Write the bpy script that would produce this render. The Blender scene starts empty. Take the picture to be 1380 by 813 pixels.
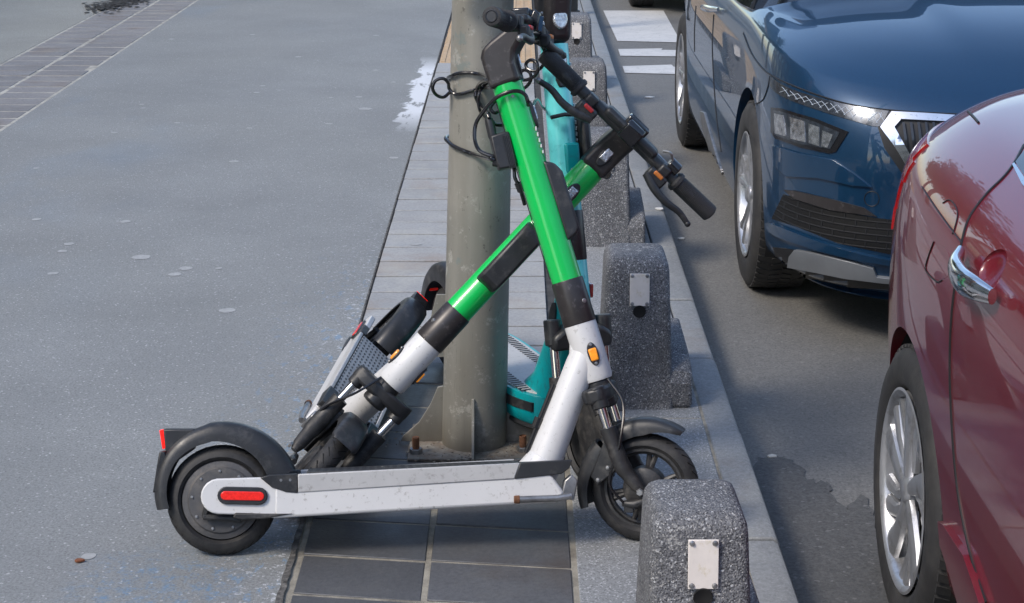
import bpy, bmesh, math, random
from mathutils import Vector, Matrix
from mathutils.bvhtree import BVHTree
random.seed(7)
S = bpy.context.scene
COL = S.collection
R = math.radians
V = Vector

# ------------------------------------------------------------------ camera
F, CX, CY, H = 2400.0, 690.0, 406.5, 1.62
Yc = V((8, 691.5, -F)).normalized()
Zc = V((0, 1, 0)); Zc.z = -(Yc.y) / Yc.z; Zc.normalize()
Xc = Yc.cross(Zc)
CAM = V((0, 0, H))
cd = bpy.data.cameras.new("camera"); cam = bpy.data.objects.new("camera", cd); COL.objects.link(cam)
rot = Matrix((Xc, Yc, Zc))
cam.matrix_world = Matrix.Translation(CAM) @ rot.to_4x4()
cd.sensor_width = 36; cd.lens = F / 1380 * 36; cd.clip_start = 0.05; cd.clip_end = 3000
S.camera = cam
S.render.resolution_x = 1024; S.render.resolution_y = 603

# ------------------------------------------------------------------ sky, sun, exposure
SUN_EL, SUN_AZ = R(46), R(-125)      # azimuth from +Y, clockwise positive
w = bpy.data.worlds.new("World"); S.world = w; w.use_nodes = True
nt = w.node_tree; bg = nt.nodes["Background"]
sky = nt.nodes.new("ShaderNodeTexSky"); sky.sky_type = 'NISHITA'; sky.sun_disc = False
sky.sun_elevation = SUN_EL; sky.sun_rotation = SUN_AZ; sky.dust_density = 1.2; sky.ozone_density = 0.7; sky.air_density = 1.0
nt.links.new(sky.outputs[0], bg.inputs[0]); bg.inputs[1].default_value = 0.13
sl = bpy.data.lights.new("sun", 'SUN'); sl.energy = 1.2; sl.angle = R(14); sl.color = (1, .91, .80)
so = bpy.data.objects.new("sun", sl); COL.objects.link(so)
sd = V((math.sin(SUN_AZ) * math.cos(SUN_EL), math.cos(SUN_AZ) * math.cos(SUN_EL), math.sin(SUN_EL)))
so.rotation_euler = sd.to_track_quat('Z', 'Y').to_euler()
S.view_settings.view_transform = 'Standard'; S.view_settings.look = 'None'
S.view_settings.exposure = 1.15; S.view_settings.gamma = 1.0
S.render.engine = 'CYCLES'

# ------------------------------------------------------------------ measuring helpers
def ray(px, py): return rot @ V((px - CX, CY - py, -F))
def gz(px, py, z=0.0):
    d = ray(px, py); return CAM + d * ((z - H) / d.z)
def gy(px, py, y):
    d = ray(px, py); return CAM + d * (y / d.y)
def gx(px, py, x):
    d = ray(px, py); return CAM + d * (x / d.x)

# ------------------------------------------------------------------ materials
def mat(name, col, rough=.5, metal=0., coat=0., var=.0, vscale=6., bump=0., bscale=60., speck=None, spscale=200., spamt=.1,
        emit=None, estr=0., alpha=None, dirt=None, dscale=3., damt=.4, rvar=0., spec=.5, trans=0.):
    m = bpy.data.materials.new(name); m.use_nodes = True
    t = m.node_tree; N = t.nodes; L = t.links; b = N["Principled BSDF"]
    b.inputs["Roughness"].default_value = rough; b.inputs["Metallic"].default_value = metal
    b.inputs["Coat Weight"].default_value = coat; b.inputs["Coat Roughness"].default_value = .04
    b.inputs["Specular IOR Level"].default_value = spec
    if trans: b.inputs["Transmission Weight"].default_value = trans
    tc = N.new("ShaderNodeTexCoord"); co = tc.outputs["Object"]
    c = (*col, 1)
    def noise(sc, det=4, ro=.6):
        n = N.new("ShaderNodeTexNoise"); n.inputs["Scale"].default_value = sc; n.inputs["Detail"].default_value = det
        n.inputs["Roughness"].default_value = ro; L.new(co, n.inputs["Vector"]); return n.outputs["Fac"]
    def ramp(src, a, bb):
        r = N.new("ShaderNodeMapRange"); r.inputs[1].default_value = a; r.inputs[2].default_value = bb; L.new(src, r.inputs[0]); return r.outputs[0]
    def mix(fac, A, B):
        x = N.new("ShaderNodeMix"); x.data_type = 'RGBA'
        for sock, v in ((x.inputs[0], fac), (x.inputs[6], A), (x.inputs[7], B)):
            if hasattr(v, "is_linked") or hasattr(v, "links"): L.new(v, sock)
            else: sock.default_value = v
        return x.outputs[2]
    cur = c
    if var:
        lo = tuple(max(0, k * (1 - var)) for k in col) + (1,); hi = tuple(min(1, k * (1 + var)) for k in col) + (1,)
        cur = mix(ramp(noise(vscale), .3, .7), lo, hi)
    if speck:
        vo = N.new("ShaderNodeTexVoronoi"); vo.inputs["Scale"].default_value = spscale; L.new(co, vo.inputs["Vector"])
        sx = N.new("ShaderNodeSeparateColor"); L.new(vo.outputs["Color"], sx.inputs[0])
        cur = mix(ramp(sx.outputs[0], 1 - spamt, 1 - spamt + .05), cur, (*speck, 1))
    if dirt:
        cur = mix(ramp(noise(dscale, 6, .7), .62 - damt * .3, .72), cur, (*dirt, 1))
    if hasattr(cur, "links"): L.new(cur, b.inputs["Base Color"])
    else: b.inputs["Base Color"].default_value = cur
    if rvar:
        r = N.new("ShaderNodeMapRange"); r.inputs[1].default_value = .3; r.inputs[2].default_value = .7
        r.inputs[3].default_value = max(0, rough - rvar); r.inputs[4].default_value = min(1, rough + rvar)
        L.new(noise(vscale * 1.7 + 2), r.inputs[0]); L.new(r.outputs[0], b.inputs["Roughness"])
    if bump:
        bp = N.new("ShaderNodeBump"); bp.inputs["Strength"].default_value = bump; bp.inputs["Distance"].default_value = .002
        L.new(noise(bscale, 5), bp.inputs["Height"]); L.new(bp.outputs[0], b.inputs["Normal"])
    if emit:
        b.inputs["Emission Color"].default_value = (*emit, 1); b.inputs["Emission Strength"].default_value = estr
    m["x"] = 1
    return m

M = {}
M['black'] = mat("black_plastic", (.022, .023, .025), .42, var=.25, vscale=14, bump=.15, bscale=300, dirt=(.07, .068, .065), dscale=22, damt=.3, rvar=.1)
M['blackdirty'] = mat("dusty_black_plastic", (.024, .024, .025), .5, var=.3, vscale=20, bump=.3, bscale=200, dirt=(.085, .08, .074), dscale=30, damt=.4, rvar=.12)
M['rubber'] = mat("rubber", (.018, .018, .019), .62, var=.3, vscale=30, bump=.3, bscale=150, dirt=(.045, .043, .04), dscale=24, damt=.5)
M['grip'] = mat("grip_rubber", (.025, .025, .027), .6, bump=.9, bscale=500)
M['brown'] = mat("anodised_dark", (.040, .036, .036), .36, metal=.3, var=.15, vscale=30, dirt=(.12, .11, .11), dscale=60, damt=.15)
M['green'] = mat("green_paint", (.0, .50, .085), .30, coat=.5, var=.05, vscale=12, dirt=(.05, .38, .10), dscale=38, damt=.12, bump=.04, bscale=90)
M['white'] = mat("white_scuffed_paint", (.63, .63, .625), .40, coat=.2, var=.04, vscale=8, dirt=(.34, .33, .31), dscale=85, damt=.12, bump=.08, bscale=120)
M['rail'] = mat("grey_scuffed_rail", (.44, .44, .435), .45, var=.06, vscale=12, dirt=(.27, .26, .25), dscale=80, damt=.25)
M['hubgrey'] = mat("dusty_hub", (.075, .075, .078), .55, metal=.2, var=.3, vscale=14, bump=.3, bscale=150, dirt=(.14, .13, .12), dscale=18, damt=.5)
M['chrome'] = mat("chrome", (.75, .75, .76), .12, metal=1, dirt=(.35, .34, .33), dscale=60, damt=.2)
M['steel'] = mat("worn_steel", (.30, .30, .30), .42, metal=.8, var=.3, vscale=30, bump=.3, bscale=100)
M['rust'] = mat("rust", (.15, .065, .03), .85, var=.4, vscale=60, bump=.8, bscale=150)
M['teal'] = mat("turquoise_paint", (.15, .72, .74), .33, coat=.4, var=.05, vscale=10, dirt=(.03, .36, .37), dscale=30, damt=.2)
M['tealdark'] = mat("turquoise_body", (.0, .32, .34), .38, coat=.25, var=.1, vscale=10, dirt=(.03, .16, .17), dscale=30, damt=.3)
M['amber'] = mat("amber_lens", (.95, .30, .02), .25, coat=.6, emit=(1, .33, .02), estr=.12, var=.2, vscale=150)
M['red'] = mat("red_lens", (.75, .02, .015), .25, coat=.6, emit=(1, .02, .008), estr=.06, var=.2, vscale=150)
M['redglow'] = mat("red_lamp_glow", (.5, .01, .01), .25, emit=(1, .012, .004), estr=.55, var=.3, vscale=200)
M['orange_sw'] = mat("orange_switch", (.55, .17, .03), .4)
M['red_sw'] = mat("red_switch", (.5, .03, .03), .4)
M['lens'] = mat("clear_lens", (.55, .56, .58), .12, metal=.7, var=.5, vscale=120, bump=.8, bscale=200)
M['cable'] = mat("cable_sheath", (.012, .012, .014), .25, coat=.3)
M['lime'] = mat("plate_lime", (.21, .20, .175), .8, var=.3, vscale=30, bump=.8, bscale=80, dirt=(.14, .10, .07), dscale=24, damt=.8)
M['glassd'] = mat("dark_window", (.01, .012, .015), .05, coat=.6, spec=.6)

# ---- mats with own node recipes
def new(name, rough=.8):
    m = bpy.data.materials.new(name); m.use_nodes = True
    t = m.node_tree; b = t.nodes["Principled BSDF"]; b.inputs["Roughness"].default_value = rough
    tc = t.nodes.new("ShaderNodeTexCoord")
    class K: pass
    k = K(); k.m = m; k.t = t; k.N = t.nodes; k.L = t.links; k.b = b; k.co = tc.outputs["Object"]
    def vec(scale=(1, 1, 1), loc=(0, 0, 0)):
        mp = k.N.new("ShaderNodeMapping"); mp.inputs["Scale"].default_value = scale; mp.inputs["Location"].default_value = loc
        k.L.new(k.co, mp.inputs[0]); return mp.outputs[0]
    def noise(sc, det=4, ro=.6, v=None, dist=0):
        n = k.N.new("ShaderNodeTexNoise"); n.inputs["Scale"].default_value = sc; n.inputs["Detail"].default_value = det
        n.inputs["Roughness"].default_value = ro; n.inputs["Distortion"].default_value = dist; k.L.new(v or k.co, n.inputs["Vector"]); return n.outputs["Fac"]
    def vor(sc, v=None, out="Distance", feat='F1'):
        n = k.N.new("ShaderNodeTexVoronoi"); n.feature = feat; n.inputs["Scale"].default_value = sc; k.L.new(v or k.co, n.inputs["Vector"]); return n.outputs[out]
    def rng(s, a, bb, lo=0., hi=1.):
        r = k.N.new("ShaderNodeMapRange"); r.inputs[1].default_value = a; r.inputs[2].default_value = bb
        r.inputs[3].default_value = lo; r.inputs[4].default_value = hi; k.L.new(s, r.inputs[0]); return r.outputs[0]
    def mth(op, A, B=0.):
        x = k.N.new("ShaderNodeMath"); x.operation = op
        for s, v in ((x.inputs[0], A), (x.inputs[1], B)):
            if hasattr(v, "links"): k.L.new(v, s)
            else: s.default_value = v
        return x.outputs[0]
    def mix(f, A, B):
        x = k.N.new("ShaderNodeMix"); x.data_type = 'RGBA'
        for s, v in ((x.inputs[0], f), (x.inputs[6], A), (x.inputs[7], B)):
            if hasattr(v, "links"): k.L.new(v, s)
            else: s.default_value = v if not isinstance(v, tuple) else (*v, 1)
        return x.outputs[2]
    def sep(s):
        x = k.N.new("ShaderNodeSeparateXYZ"); k.L.new(s, x.inputs[0]); return x.outputs
    def bump(h, st=.5, d=.003):
        x = k.N.new("ShaderNodeBump"); x.inputs["Strength"].default_value = st; x.inputs["Distance"].default_value = d
        k.L.new(h, x.inputs["Height"]); k.L.new(x.outputs[0], k.b.inputs["Normal"])
    def out(c): k.L.new(c, k.b.inputs["Base Color"])
    for n, f in dict(vec=vec, noise=noise, vor=vor, rng=rng, mth=mth, mix=mix, sep=sep, bump=bump, out=out).items(): setattr(k, n, f)
    return k

def asphalt(name, base, speckle=.35, gum=True, paint=False, coarse=140):
    k = new(name, .72)
    lo = tuple(c * .82 for c in base); hi = tuple(c * 1.16 for c in base)
    c = k.mix(k.rng(k.noise(1.3, 5, .65), .3, .7), lo, hi)
    c = k.mix(k.rng(k.noise(.45, 3), .42, .62, 0, .35), c, tuple(x * y for x, y in zip(base, (1.12, 1.1, 1.04))))
    g = k.noise(coarse, 3, .7)
    c = k.mix(k.rng(g, .38, .62, 0, 1), k.mix(.7, c, tuple(x * .5 for x in base)), c)
    c = k.mix(k.rng(k.noise(38, 4, .75), .40, .66, 0, .28), c, tuple(x * .62 for x in base))
    sp = k.sep(k.vor(coarse * 1.3, out="Color"))[0]
    c = k.mix(k.rng(sp, .972, .985, 0, speckle), c, (.62, .62, .62))
    sp2 = k.sep(k.vor(coarse * 1.9, out="Color"))[1]
    c = k.mix(k.rng(sp2, .9, .93, 0, .5), c, tuple(x * .4 for x in base))
    if gum:
        v = k.vec((1, 1, 0)); n = k.N.new("ShaderNodeTexVoronoi"); n.inputs["Scale"].default_value = 2.0; n.inputs["Randomness"].default_value = 1; k.L.new(v, n.inputs["Vector"])
        sz = k.sep(n.outputs["Color"])
        r = k.rng(sz[0], 0, 1, -.06, .085)
        d = k.mth('ADD', n.outputs["Distance"], k.rng(k.noise(30, 3), 0, 1, -.03, .03))
        f = k.mth('MULTIPLY', k.rng(k.mth('SUBTRACT', d, r), .0, .012, 1, 0), k.rng(sz[1], 0, 1, .25, .8))
        c = k.mix(f, c, (.55, .56, .57))
    if paint:
        xyz = k.sep(k.co)
        # strip near the kerb line at x = -.49 with flaked blue and white paint
        near = k.mth('MULTIPLY', k.rng(xyz[0], -.85, -.55), k.rng(xyz[1], 6.4, 5.2, 0, 1))
        n1 = k.rng(k.noise(26, 6, .75, v=k.vec((1, .6, 1))), .56, .60)
        c = k.mix(k.mth('MULTIPLY', k.mth('MULTIPLY', n1, near), .5), c, (.12, .26, .42))
        n3 = k.rng(k.noise(26, 8, .85), .50, .60)
        near3 = k.mth('MULTIPLY', k.mth('MULTIPLY', k.rng(xyz[0], -.98, -.86), k.rng(xyz[0], -.56, -.64)), k.rng(xyz[1], 3.66, 3.52, 0, 1))
        c = k.mix(k.mth('MULTIPLY', k.mth('MULTIPLY', n3, near3), .55), c, (.07, .21, .38))
        nearw = k.mth('MULTIPLY', k.rng(xyz[0], -.68, -.5), k.rng(xyz[1], 7.5, 5.4, .15, 1))
        n2 = k.rng(k.noise(42, 6, .8), .575, .60)
        c = k.mix(k.mth('MULTIPLY', k.mth('MULTIPLY', n2, nearw), .8), c, (.62, .64, .66))
        wb = k.mth('MULTIPLY', k.rng(k.mth('ADD', xyz[0], k.rng(k.noise(4, 5), 0, 1, -.12, .12)), -.60, -.585), k.mth('MULTIPLY', k.rng(xyz[1], 8.6, 9.2), k.rng(xyz[1], 11.2, 10.6)))
        c = k.mix(k.mth('MULTIPLY', wb, k.rng(k.noise(5, 6, .7, v=k.vec((2.4, .6, 1))), .40, .46)), c, (.62, .64, .66))
        bl = k.rng(k.noise(.9, 4, .6, v=k.vec((1, .5, 1))), .55, .75, 0, .35)
        c = k.mix(k.mth('MULTIPLY', bl, k.rng(xyz[0], -1.3, -2.2)), c, (.14, .24, .36))
    k.out(c)
    k.bump(g, .6, .003)
    return k.m
M['walk'] = asphalt("walkway_asphalt", (.272, .282, .280), .42, False, True, coarse=150)
M['walkfar'] = asphalt("far_paving", (.33, .33, .30), .3, False)
M['road'] = asphalt("road_asphalt", (.178, .176, .168), .10, False, coarse=120)
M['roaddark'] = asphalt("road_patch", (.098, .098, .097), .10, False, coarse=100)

def stone(name, base, var=.25, stain=True, sc=60, rough=.6, speckle=0.):
    k = new(name, rough)
    n = k.N.new("ShaderNodeNewGeometry")
    isl = n.outputs["Random Per Island"]
    c = k.mix(isl, tuple(x * (1 - var) for x in base), tuple(x * (1 + var) for x in base))
    c = k.mix(k.rng(k.noise(4, 6, .7), .35, .7, 0, .45), c, tuple(x * 1.4 for x in base))
    c = k.mix(k.rng(k.noise(sc, 4, .7), .4, .65, 0, .5), c, tuple(x * .6 for x in base))
    if stain:
        c = k.mix(k.rng(k.noise(2.2, 5, .6), .55, .68, 0, .6), c, (base[0] * .85, base[1] * .66, base[2] * .52))
        c = k.mix(k.rng(k.noise(3.1, 7, .75), .50, .66, 0, .4), c, (base[0] * 1.5, base[1] * 1.45, base[2] * 1.3))
        c = k.mix(k.rng(k.noise(85, 5, .8), .68, .71, 0, .5), c, (.38, .38, .36))
    if speckle:
        s = k.sep(k.vor(300, out="Color"))
        c = k.mix(k.rng(s[0], .86, .9, 0, speckle), c, (.6, .61, .63))
        c = k.mix(k.rng(s[1], .80, .85, 0, speckle), c, (.05, .055, .06))
    k.out(c); k.bump(k.noise(sc * 1.5, 5), .35, .002)
    k.L.new(k.rng(k.noise(6, 4), .3, .7, rough - .15, rough + .15), k.b.inputs["Roughness"])
    return k.m
M['tiledark'] = stone("dark_stone_tile", (.082, .085, .091), .26, True, 90, .48)
M['tilegrey'] = stone("grey_stone_tile", (.315, .318, .315), .09, True, 90, .7)
M['striptile'] = stone("brick_strip", (.205, .20, .20), .16, True, 60, .7)
M['granite'] = stone("granite_slab", (.235, .245, .25), .08, False, 120, .7, .45)
M['kerbm'] = stone("kerb_stone", (.225, .235, .24), .1, True, 80, .72, .12)
M['grout'] = mat("grout", (.27, .25, .205), .95, var=.3, vscale=22, bump=1, bscale=160, dirt=(.11, .10, .085), dscale=9, damt=.5)
M['mortar'] = mat("pale_mortar", (.40, .385, .34), .95, var=.25, vscale=12, bump=.6, bscale=160, dirt=(.2, .19, .17), dscale=9, damt=.5)
M['bedgrey'] = mat("dark_joint", (.045, .045, .045), .95, var=.4, vscale=20)
M['tactile'] = stone("yellow_tactile", (.46, .33, .20), .18, False, 60, .75)
def terrazzo():
    k = new("exposed_aggregate_concrete", .75)
    oi = k.N.new("ShaderNodeObjectInfo"); va = k.N.new("ShaderNodeVectorMath"); va.operation = 'ADD'; vm = k.N.new("ShaderNodeVectorMath"); vm.operation = 'SCALE'; vm.inputs[0].default_value = (31, 17, 23)
    k.L.new(oi.outputs["Random"], vm.inputs[3]); k.L.new(k.co, va.inputs[0]); k.L.new(vm.outputs[0], va.inputs[1]); k.co = va.outputs[0]
    a = k.sep(k.vor(290, out="Color")); b2 = k.sep(k.vor(460, out="Color"))
    c = k.mix(k.rng(k.noise(9, 4), .3, .7), (.085, .088, .096), (.15, .155, .166))
    c = k.mix(k.rng(a[0], .55, .95, 0, .7), c, (.20, .205, .215))
    c = k.mix(k.rng(a[1], .93, .96, 0, .8), c, (.48, .49, .50))
    c = k.mix(k.rng(b2[1], .9, .93, 0, .6), c, (.45, .44, .42))
    c = k.mix(k.rng(b2[0], .80, .83, 0, .8), c, (.025, .026, .03))
    c = k.mix(k.rng(k.noise(11, 7, .8), .61, .63, 0, .65), c, (.36, .36, .35)); c = k.mix(k.rng(k.noise(5, 6, .7), .52, .68, 0, .45), c, (.06, .058, .055))
    k.out(c); k.bump(k.mth('ADD', k.vor(230), k.noise(60, 4)), .7, .003)
    return k.m
M['terrazzo'] = terrazzo()
def polemat():
    k = new("weathered_pole", .5); k.b.inputs["Metallic"].default_value = .1
    c = k.mix(k.rng(k.noise(1., 5, .6, v=k.vec((14, 14, .9))), .3, .7), (.225, .217, .186), (.325, .315, .278))
    z = k.sep(k.co)[2]
    c = k.mix(k.mth('MULTIPLY', k.rng(k.mth('ADD', z, k.rng(k.noise(9, 4), 0, 1, -.05, .05)), .60, .66, 1, 0), .35), c, (.15, .15, .13))
    c = k.mix(k.rng(k.noise(16, 7, .8), .56, .62, 0, .65), c, (.42, .41, .37))
    c = k.mix(k.rng(k.noise(11, 6, .8, v=k.vec((1, 1, 1), (3, 1, 7))), .60, .65, 0, .6), c, (.17, .215, .21))
    c = k.mix(k.rng(k.noise(30, 6, .85, v=k.vec((1, 1, .6), (1, 4, 2))), .61, .65, 0, .75), c, (.085, .08, .07))
    c = k.mix(k.rng(k.noise(1., 3, .8, v=k.vec((240, 240, 2.5))), .66, .70, 0, .6), c, (.10, .10, .09))
    c = k.mix(k.rng(k.mth('ADD', z, k.rng(k.noise(14, 5), 0, 1, -.04, .04)), .0, .10, .75, 0), c, (.10, .085, .065))
    k.out(c); k.bump(k.noise(45, 6, .7), .25, .003); k.L.new(k.rng(k.noise(12, 5), .3, .7, .38, .62), k.b.inputs["Roughness"]); return k.m
M['pole'] = polemat()
def roadpaint():
    k = new("worn_road_paint", .7)
    c = k.mix(k.rng(k.noise(5, 6, .75), .3, .75), (.56, .56, .55), (.42, .43, .43))
    c = k.mix(k.rng(k.noise(40, 5, .8), .60, .66), c, (.17, .175, .18)); k.out(c); k.bump(k.noise(120, 4), .4, .002)
    return k.m
M['roadpaint'] = roadpaint()
def carpaint(name, a, b_, edge, metal=.35):
    k = new(name, .34)
    k.b.inputs["Metallic"].default_value = metal; k.b.inputs["Coat Weight"].default_value = 1.; k.b.inputs["Coat Roughness"].default_value = .015; k.b.inputs["Coat IOR"].default_value = 1.45
    fl = k.vor(1400, out="Color")
    c = k.mix(k.sep(fl)[0], a, b_)
    c = k.mix(k.rng(k.noise(3, 5), .35, .75, 0, .25), c, edge)
    k.out(c)
    k.L.new(k.rng(k.noise(12, 6, .8), .5, .8, .01, .06), k.b.inputs["Coat Roughness"])
    return k.m
M['bluepaint'] = carpaint("blue_metallic_paint", (.0025, .027, .074), (.005, .052, .122), (.004, .038, .09))
M['redpaint'] = carpaint("dark_red_metallic_paint", (.105, .003, .008), (.165, .006, .015), (.14, .008, .015), .10)
M['greypaint'] = carpaint("dark_grey_paint", (.02, .02, .022), (.035, .035, .038), (.03, .03, .03))
M['carblack'] = mat("car_black_trim", (.012, .012, .013), .5, var=.3, vscale=20)
M['gloss'] = mat("gloss_black", (.01, .01, .012), .15, coat=.5)
M['under'] = mat("wheel_well", (.008, .008, .008), .9)
M['rim'] = mat("silver_rim", (.50, .51, .53), .30, metal=.75, var=.1, vscale=20, dirt=(.25, .24, .23), dscale=18, damt=.35)
M['satin'] = mat("satin_silver_trim", (.34, .36, .38), .38, metal=.6, var=.1, vscale=8)
M['tyre'] = mat("car_tyre", (.024, .024, .025), .68, var=.3, vscale=14, bump=.3, bscale=120, dirt=(.05, .048, .045), dscale=9, damt=.6)
M['lampglass'] = mat("headlamp_inner", (.72, .74, .76), .10, metal=.9, var=.6, vscale=45, bump=1., bscale=55)
M['lampdark'] = mat("headlamp_dark", (.05, .06, .075), .22, metal=.5, coat=1., var=.6, vscale=40)
M['drlline'] = mat("headlamp_etched_line", (.6, .66, .72), .2, metal=.3)
M['taillamp'] = mat("tail_lamp_red", (.38, .008, .010), .2, coat=1., var=.3, vscale=60)
M['plate'] = mat("reflector_plate", (.74, .69, .64), .55, var=.06, vscale=30, dirt=(.50, .42, .22), dscale=24, damt=.25, bump=.2, bscale=300)
def dots(name, base, dot, pitch, rad):
    k = new(name, .55)
    v = k.vec((.5 / pitch, 1 / pitch, 1 / pitch))
    fr = k.N.new("ShaderNodeVectorMath"); fr.operation = 'FRACTION'; k.L.new(v, fr.inputs[0])
    x = k.sep(fr.outputs[0]); dx = k.mth('SUBTRACT', x[0], .5); dy = k.mth('SUBTRACT', x[1], .5)
    d = k.mth('SQRT', k.mth('ADD', k.mth('MULTIPLY', dx, dx), k.mth('MULTIPLY', dy, dy)))
    f = k.rng(d, rad, rad + .08, 1, 0)
    c = k.mix(k.rng(k.noise(12, 5), .3, .7), base, tuple(q * 1.3 for q in base))
    k.out(k.mix(f, c, dot)); k.bump(f, .6, .002); return k.m
M['deckmat'] = dots("dotted_deck_mat", (.30, .30, .30), (.07, .07, .07), .012, .24)
M['deckblack'] = dots("black_deck_mat", (.03, .03, .03), (.012, .012, .012), .0085, .26)
def honey():
    k = new("black_mesh", .6); xyz = k.sep(k.co)
    cb = k.N.new("ShaderNodeCombineXYZ"); k.L.new(xyz[0], cb.inputs[0]); k.L.new(xyz[2], cb.inputs[1])
    br = k.N.new("ShaderNodeTexBrick"); k.L.new(cb.outputs[0], br.inputs["Vector"]); br.inputs["Scale"].default_value = 1.
    for n_, v_ in (("Brick Width", .062), ("Row Height", .021), ("Mortar Size", .0032), ("Mortar Smooth", .6)): br.inputs[n_].default_value = v_
    br.inputs["Color1"].default_value = br.inputs["Color2"].default_value = (.003, .003, .003, 1); br.inputs["Mortar"].default_value = (.013, .0135, .015, 1)
    k.out(br.outputs["Color"]); k.bump(br.outputs["Fac"], 1., .012); return k.m
M['honey'] = honey()

# ------------------------------------------------------------------ object helpers
def tag(o, label=None, cat=None, group=None, kind=None):
    for a, b in (("label", label), ("category", cat), ("group", group), ("kind", kind)):
        if b: o[a] = b
    return o
def empty(name, loc=(0, 0, 0), mw=None, **kw):
    o = bpy.data.objects.new(name, None); COL.objects.link(o)
    if mw is not None: o.matrix_world = mw
    else: o.location = loc
    o.empty_display_size = .1
    return tag(o, **kw)

class MB:
    def __init__(s, T=None): s.v = []; s.f = []; s.T = T or Matrix(); s.mi = []
    def add(s, vs, fs, T=None):
        n = len(s.v); T = s.T @ T if T is not None else s.T
        s.v += [T @ V(p) for p in vs]; s.f += [tuple(i + n for i in f) for f in fs]; return s
    def box(s, c, d, T=None):
        x, y, z = c; a, b, e = d[0] / 2, d[1] / 2, d[2] / 2
        vs = [(x + i * a, y + j * b, z + k * e) for k in (-1, 1) for j in (-1, 1) for i in (-1, 1)]
        return s.add(vs, [(0, 2, 3, 1), (4, 5, 7, 6), (0, 1, 5, 4), (2, 6, 7, 3), (0, 4, 6, 2), (1, 3, 7, 5)], T)
    def prism(s, poly, lo, hi, T=None, axis=1):
        """poly = list of (a,b) in the plane perpendicular to axis."""
        def P(a, b, t): return {0: (t, a, b), 1: (a, t, b), 2: (a, b, t)}[axis]
        n = len(poly); vs = [P(a, b, lo) for a, b in poly] + [P(a, b, hi) for a, b in poly]
        fs = [tuple(range(n))[::-1], tuple(range(n, 2 * n))] + [(i, (i + 1) % n, n + (i + 1) % n, n + i) for i in range(n)]
        return s.add(vs, fs, T)
    def tube(s, path, r, seg=20, caps=True, flat=None, T=None, ref=None):
        path = [V(p) for p in path]; n = len(path)
        rs = r if isinstance(r, (list, tuple)) else [r] * n
        vs = []; prev = None
        for i, p in enumerate(path):
            d = (path[min(i + 1, n - 1)] - path[max(i - 1, 0)]).normalized()
            if prev is None:
                a = V(ref) if ref is not None else (V((0, 0, 1)) if abs(d.z) < .9 else V((1, 0, 0)))
                e = (a - d * a.dot(d)).normalized()
            else: e = (prev - d * prev.dot(d)).normalized()
            prev = e; g = d.cross(e)
            fl = flat or 1
            for k in range(seg):
                t = 2 * math.pi * k / seg
                vs.append(p + e * (rs[i] * math.cos(t)) + g * (rs[i] * fl * math.sin(t)))
        fs = [(i * seg + k, i * seg + (k + 1) % seg, (i + 1) * seg + (k + 1) % seg, (i + 1) * seg + k) for i in range(n - 1) for k in range(seg)]
        if caps: fs += [tuple(range(seg))[::-1], tuple((n - 1) * seg + k for k in range(seg))]
        return s.add(vs, fs, T)
    def lathe(s, prof, c, ax, seg=48, T=None, ang=(0, 2 * math.pi), ref=None, close=False):
        """prof = [(radius, axial)]"""
        c = V(c); ax = V(ax).normalized(); a = V(ref) if ref else (V((0, 0, 1)) if abs(ax.z) < .9 else V((1, 0, 0)))
        e = (a - ax * a.dot(ax)).normalized(); g = ax.cross(e)
        full = abs(ang[1] - ang[0] - 2 * math.pi) < 1e-6; m = seg if full else seg + 1; n = len(prof)
        vs = []
        for k in range(m):
            t = ang[0] + (ang[1] - ang[0]) * k / seg
            for r, h in prof: vs.append(c + ax * h + e * (r * math.cos(t)) + g * (r * math.sin(t)))
        fs = []
        for k in range(seg if not full else m):
            k2 = (k + 1) % m if full else k + 1
            if k2 >= m: continue
            for i in range(n - 1 if not close else n):
                j = (i + 1) % n
                fs.append((k * n + i, k2 * n + i, k2 * n + j, k * n + j))
        if not full and close:
            fs += [tuple(range(n)), tuple((m - 1) * n + i for i in range(n))[::-1]]
        return s.add(vs, fs, T)
    def build(s, name, material, parent=None, bevel=0, seg=2, smooth=32, origin=None, sub=0):
        me = bpy.data.meshes.new(name)
        og = V(origin) if origin is not None else V((0, 0, 0))
        me.from_pydata([tuple(p - og) for p in s.v], [], s.f); me.update()
        bm = bmesh.new(); bm.from_mesh(me); bmesh.ops.remove_doubles(bm, verts=bm.verts, dist=1e-6)
        bmesh.ops.dissolve_degenerate(bm, edges=bm.edges, dist=1e-6)
        bmesh.ops.recalc_face_normals(bm, faces=bm.faces); bm.to_mesh(me); bm.free()
        for p in me.polygons: p.use_smooth = True
        if hasattr(me, "set_sharp_from_angle"): me.set_sharp_from_angle(angle=R(smooth))
        me.materials.append(material)
        o = bpy.data.objects.new(name, me); COL.objects.link(o)
        if origin is not None and parent is None: o.location = og
        if parent is not None: o.parent = parent
        if bevel:
            b = o.modifiers.new("bevel", 'BEVEL'); b.width = bevel; b.segments = seg; b.limit_method = 'ANGLE'; b.angle_limit = R(35)
            b.harden_normals = False
        if sub:
            q = o.modifiers.new("sub", 'SUBSURF'); q.levels = q.render_levels = sub
        return o

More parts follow.
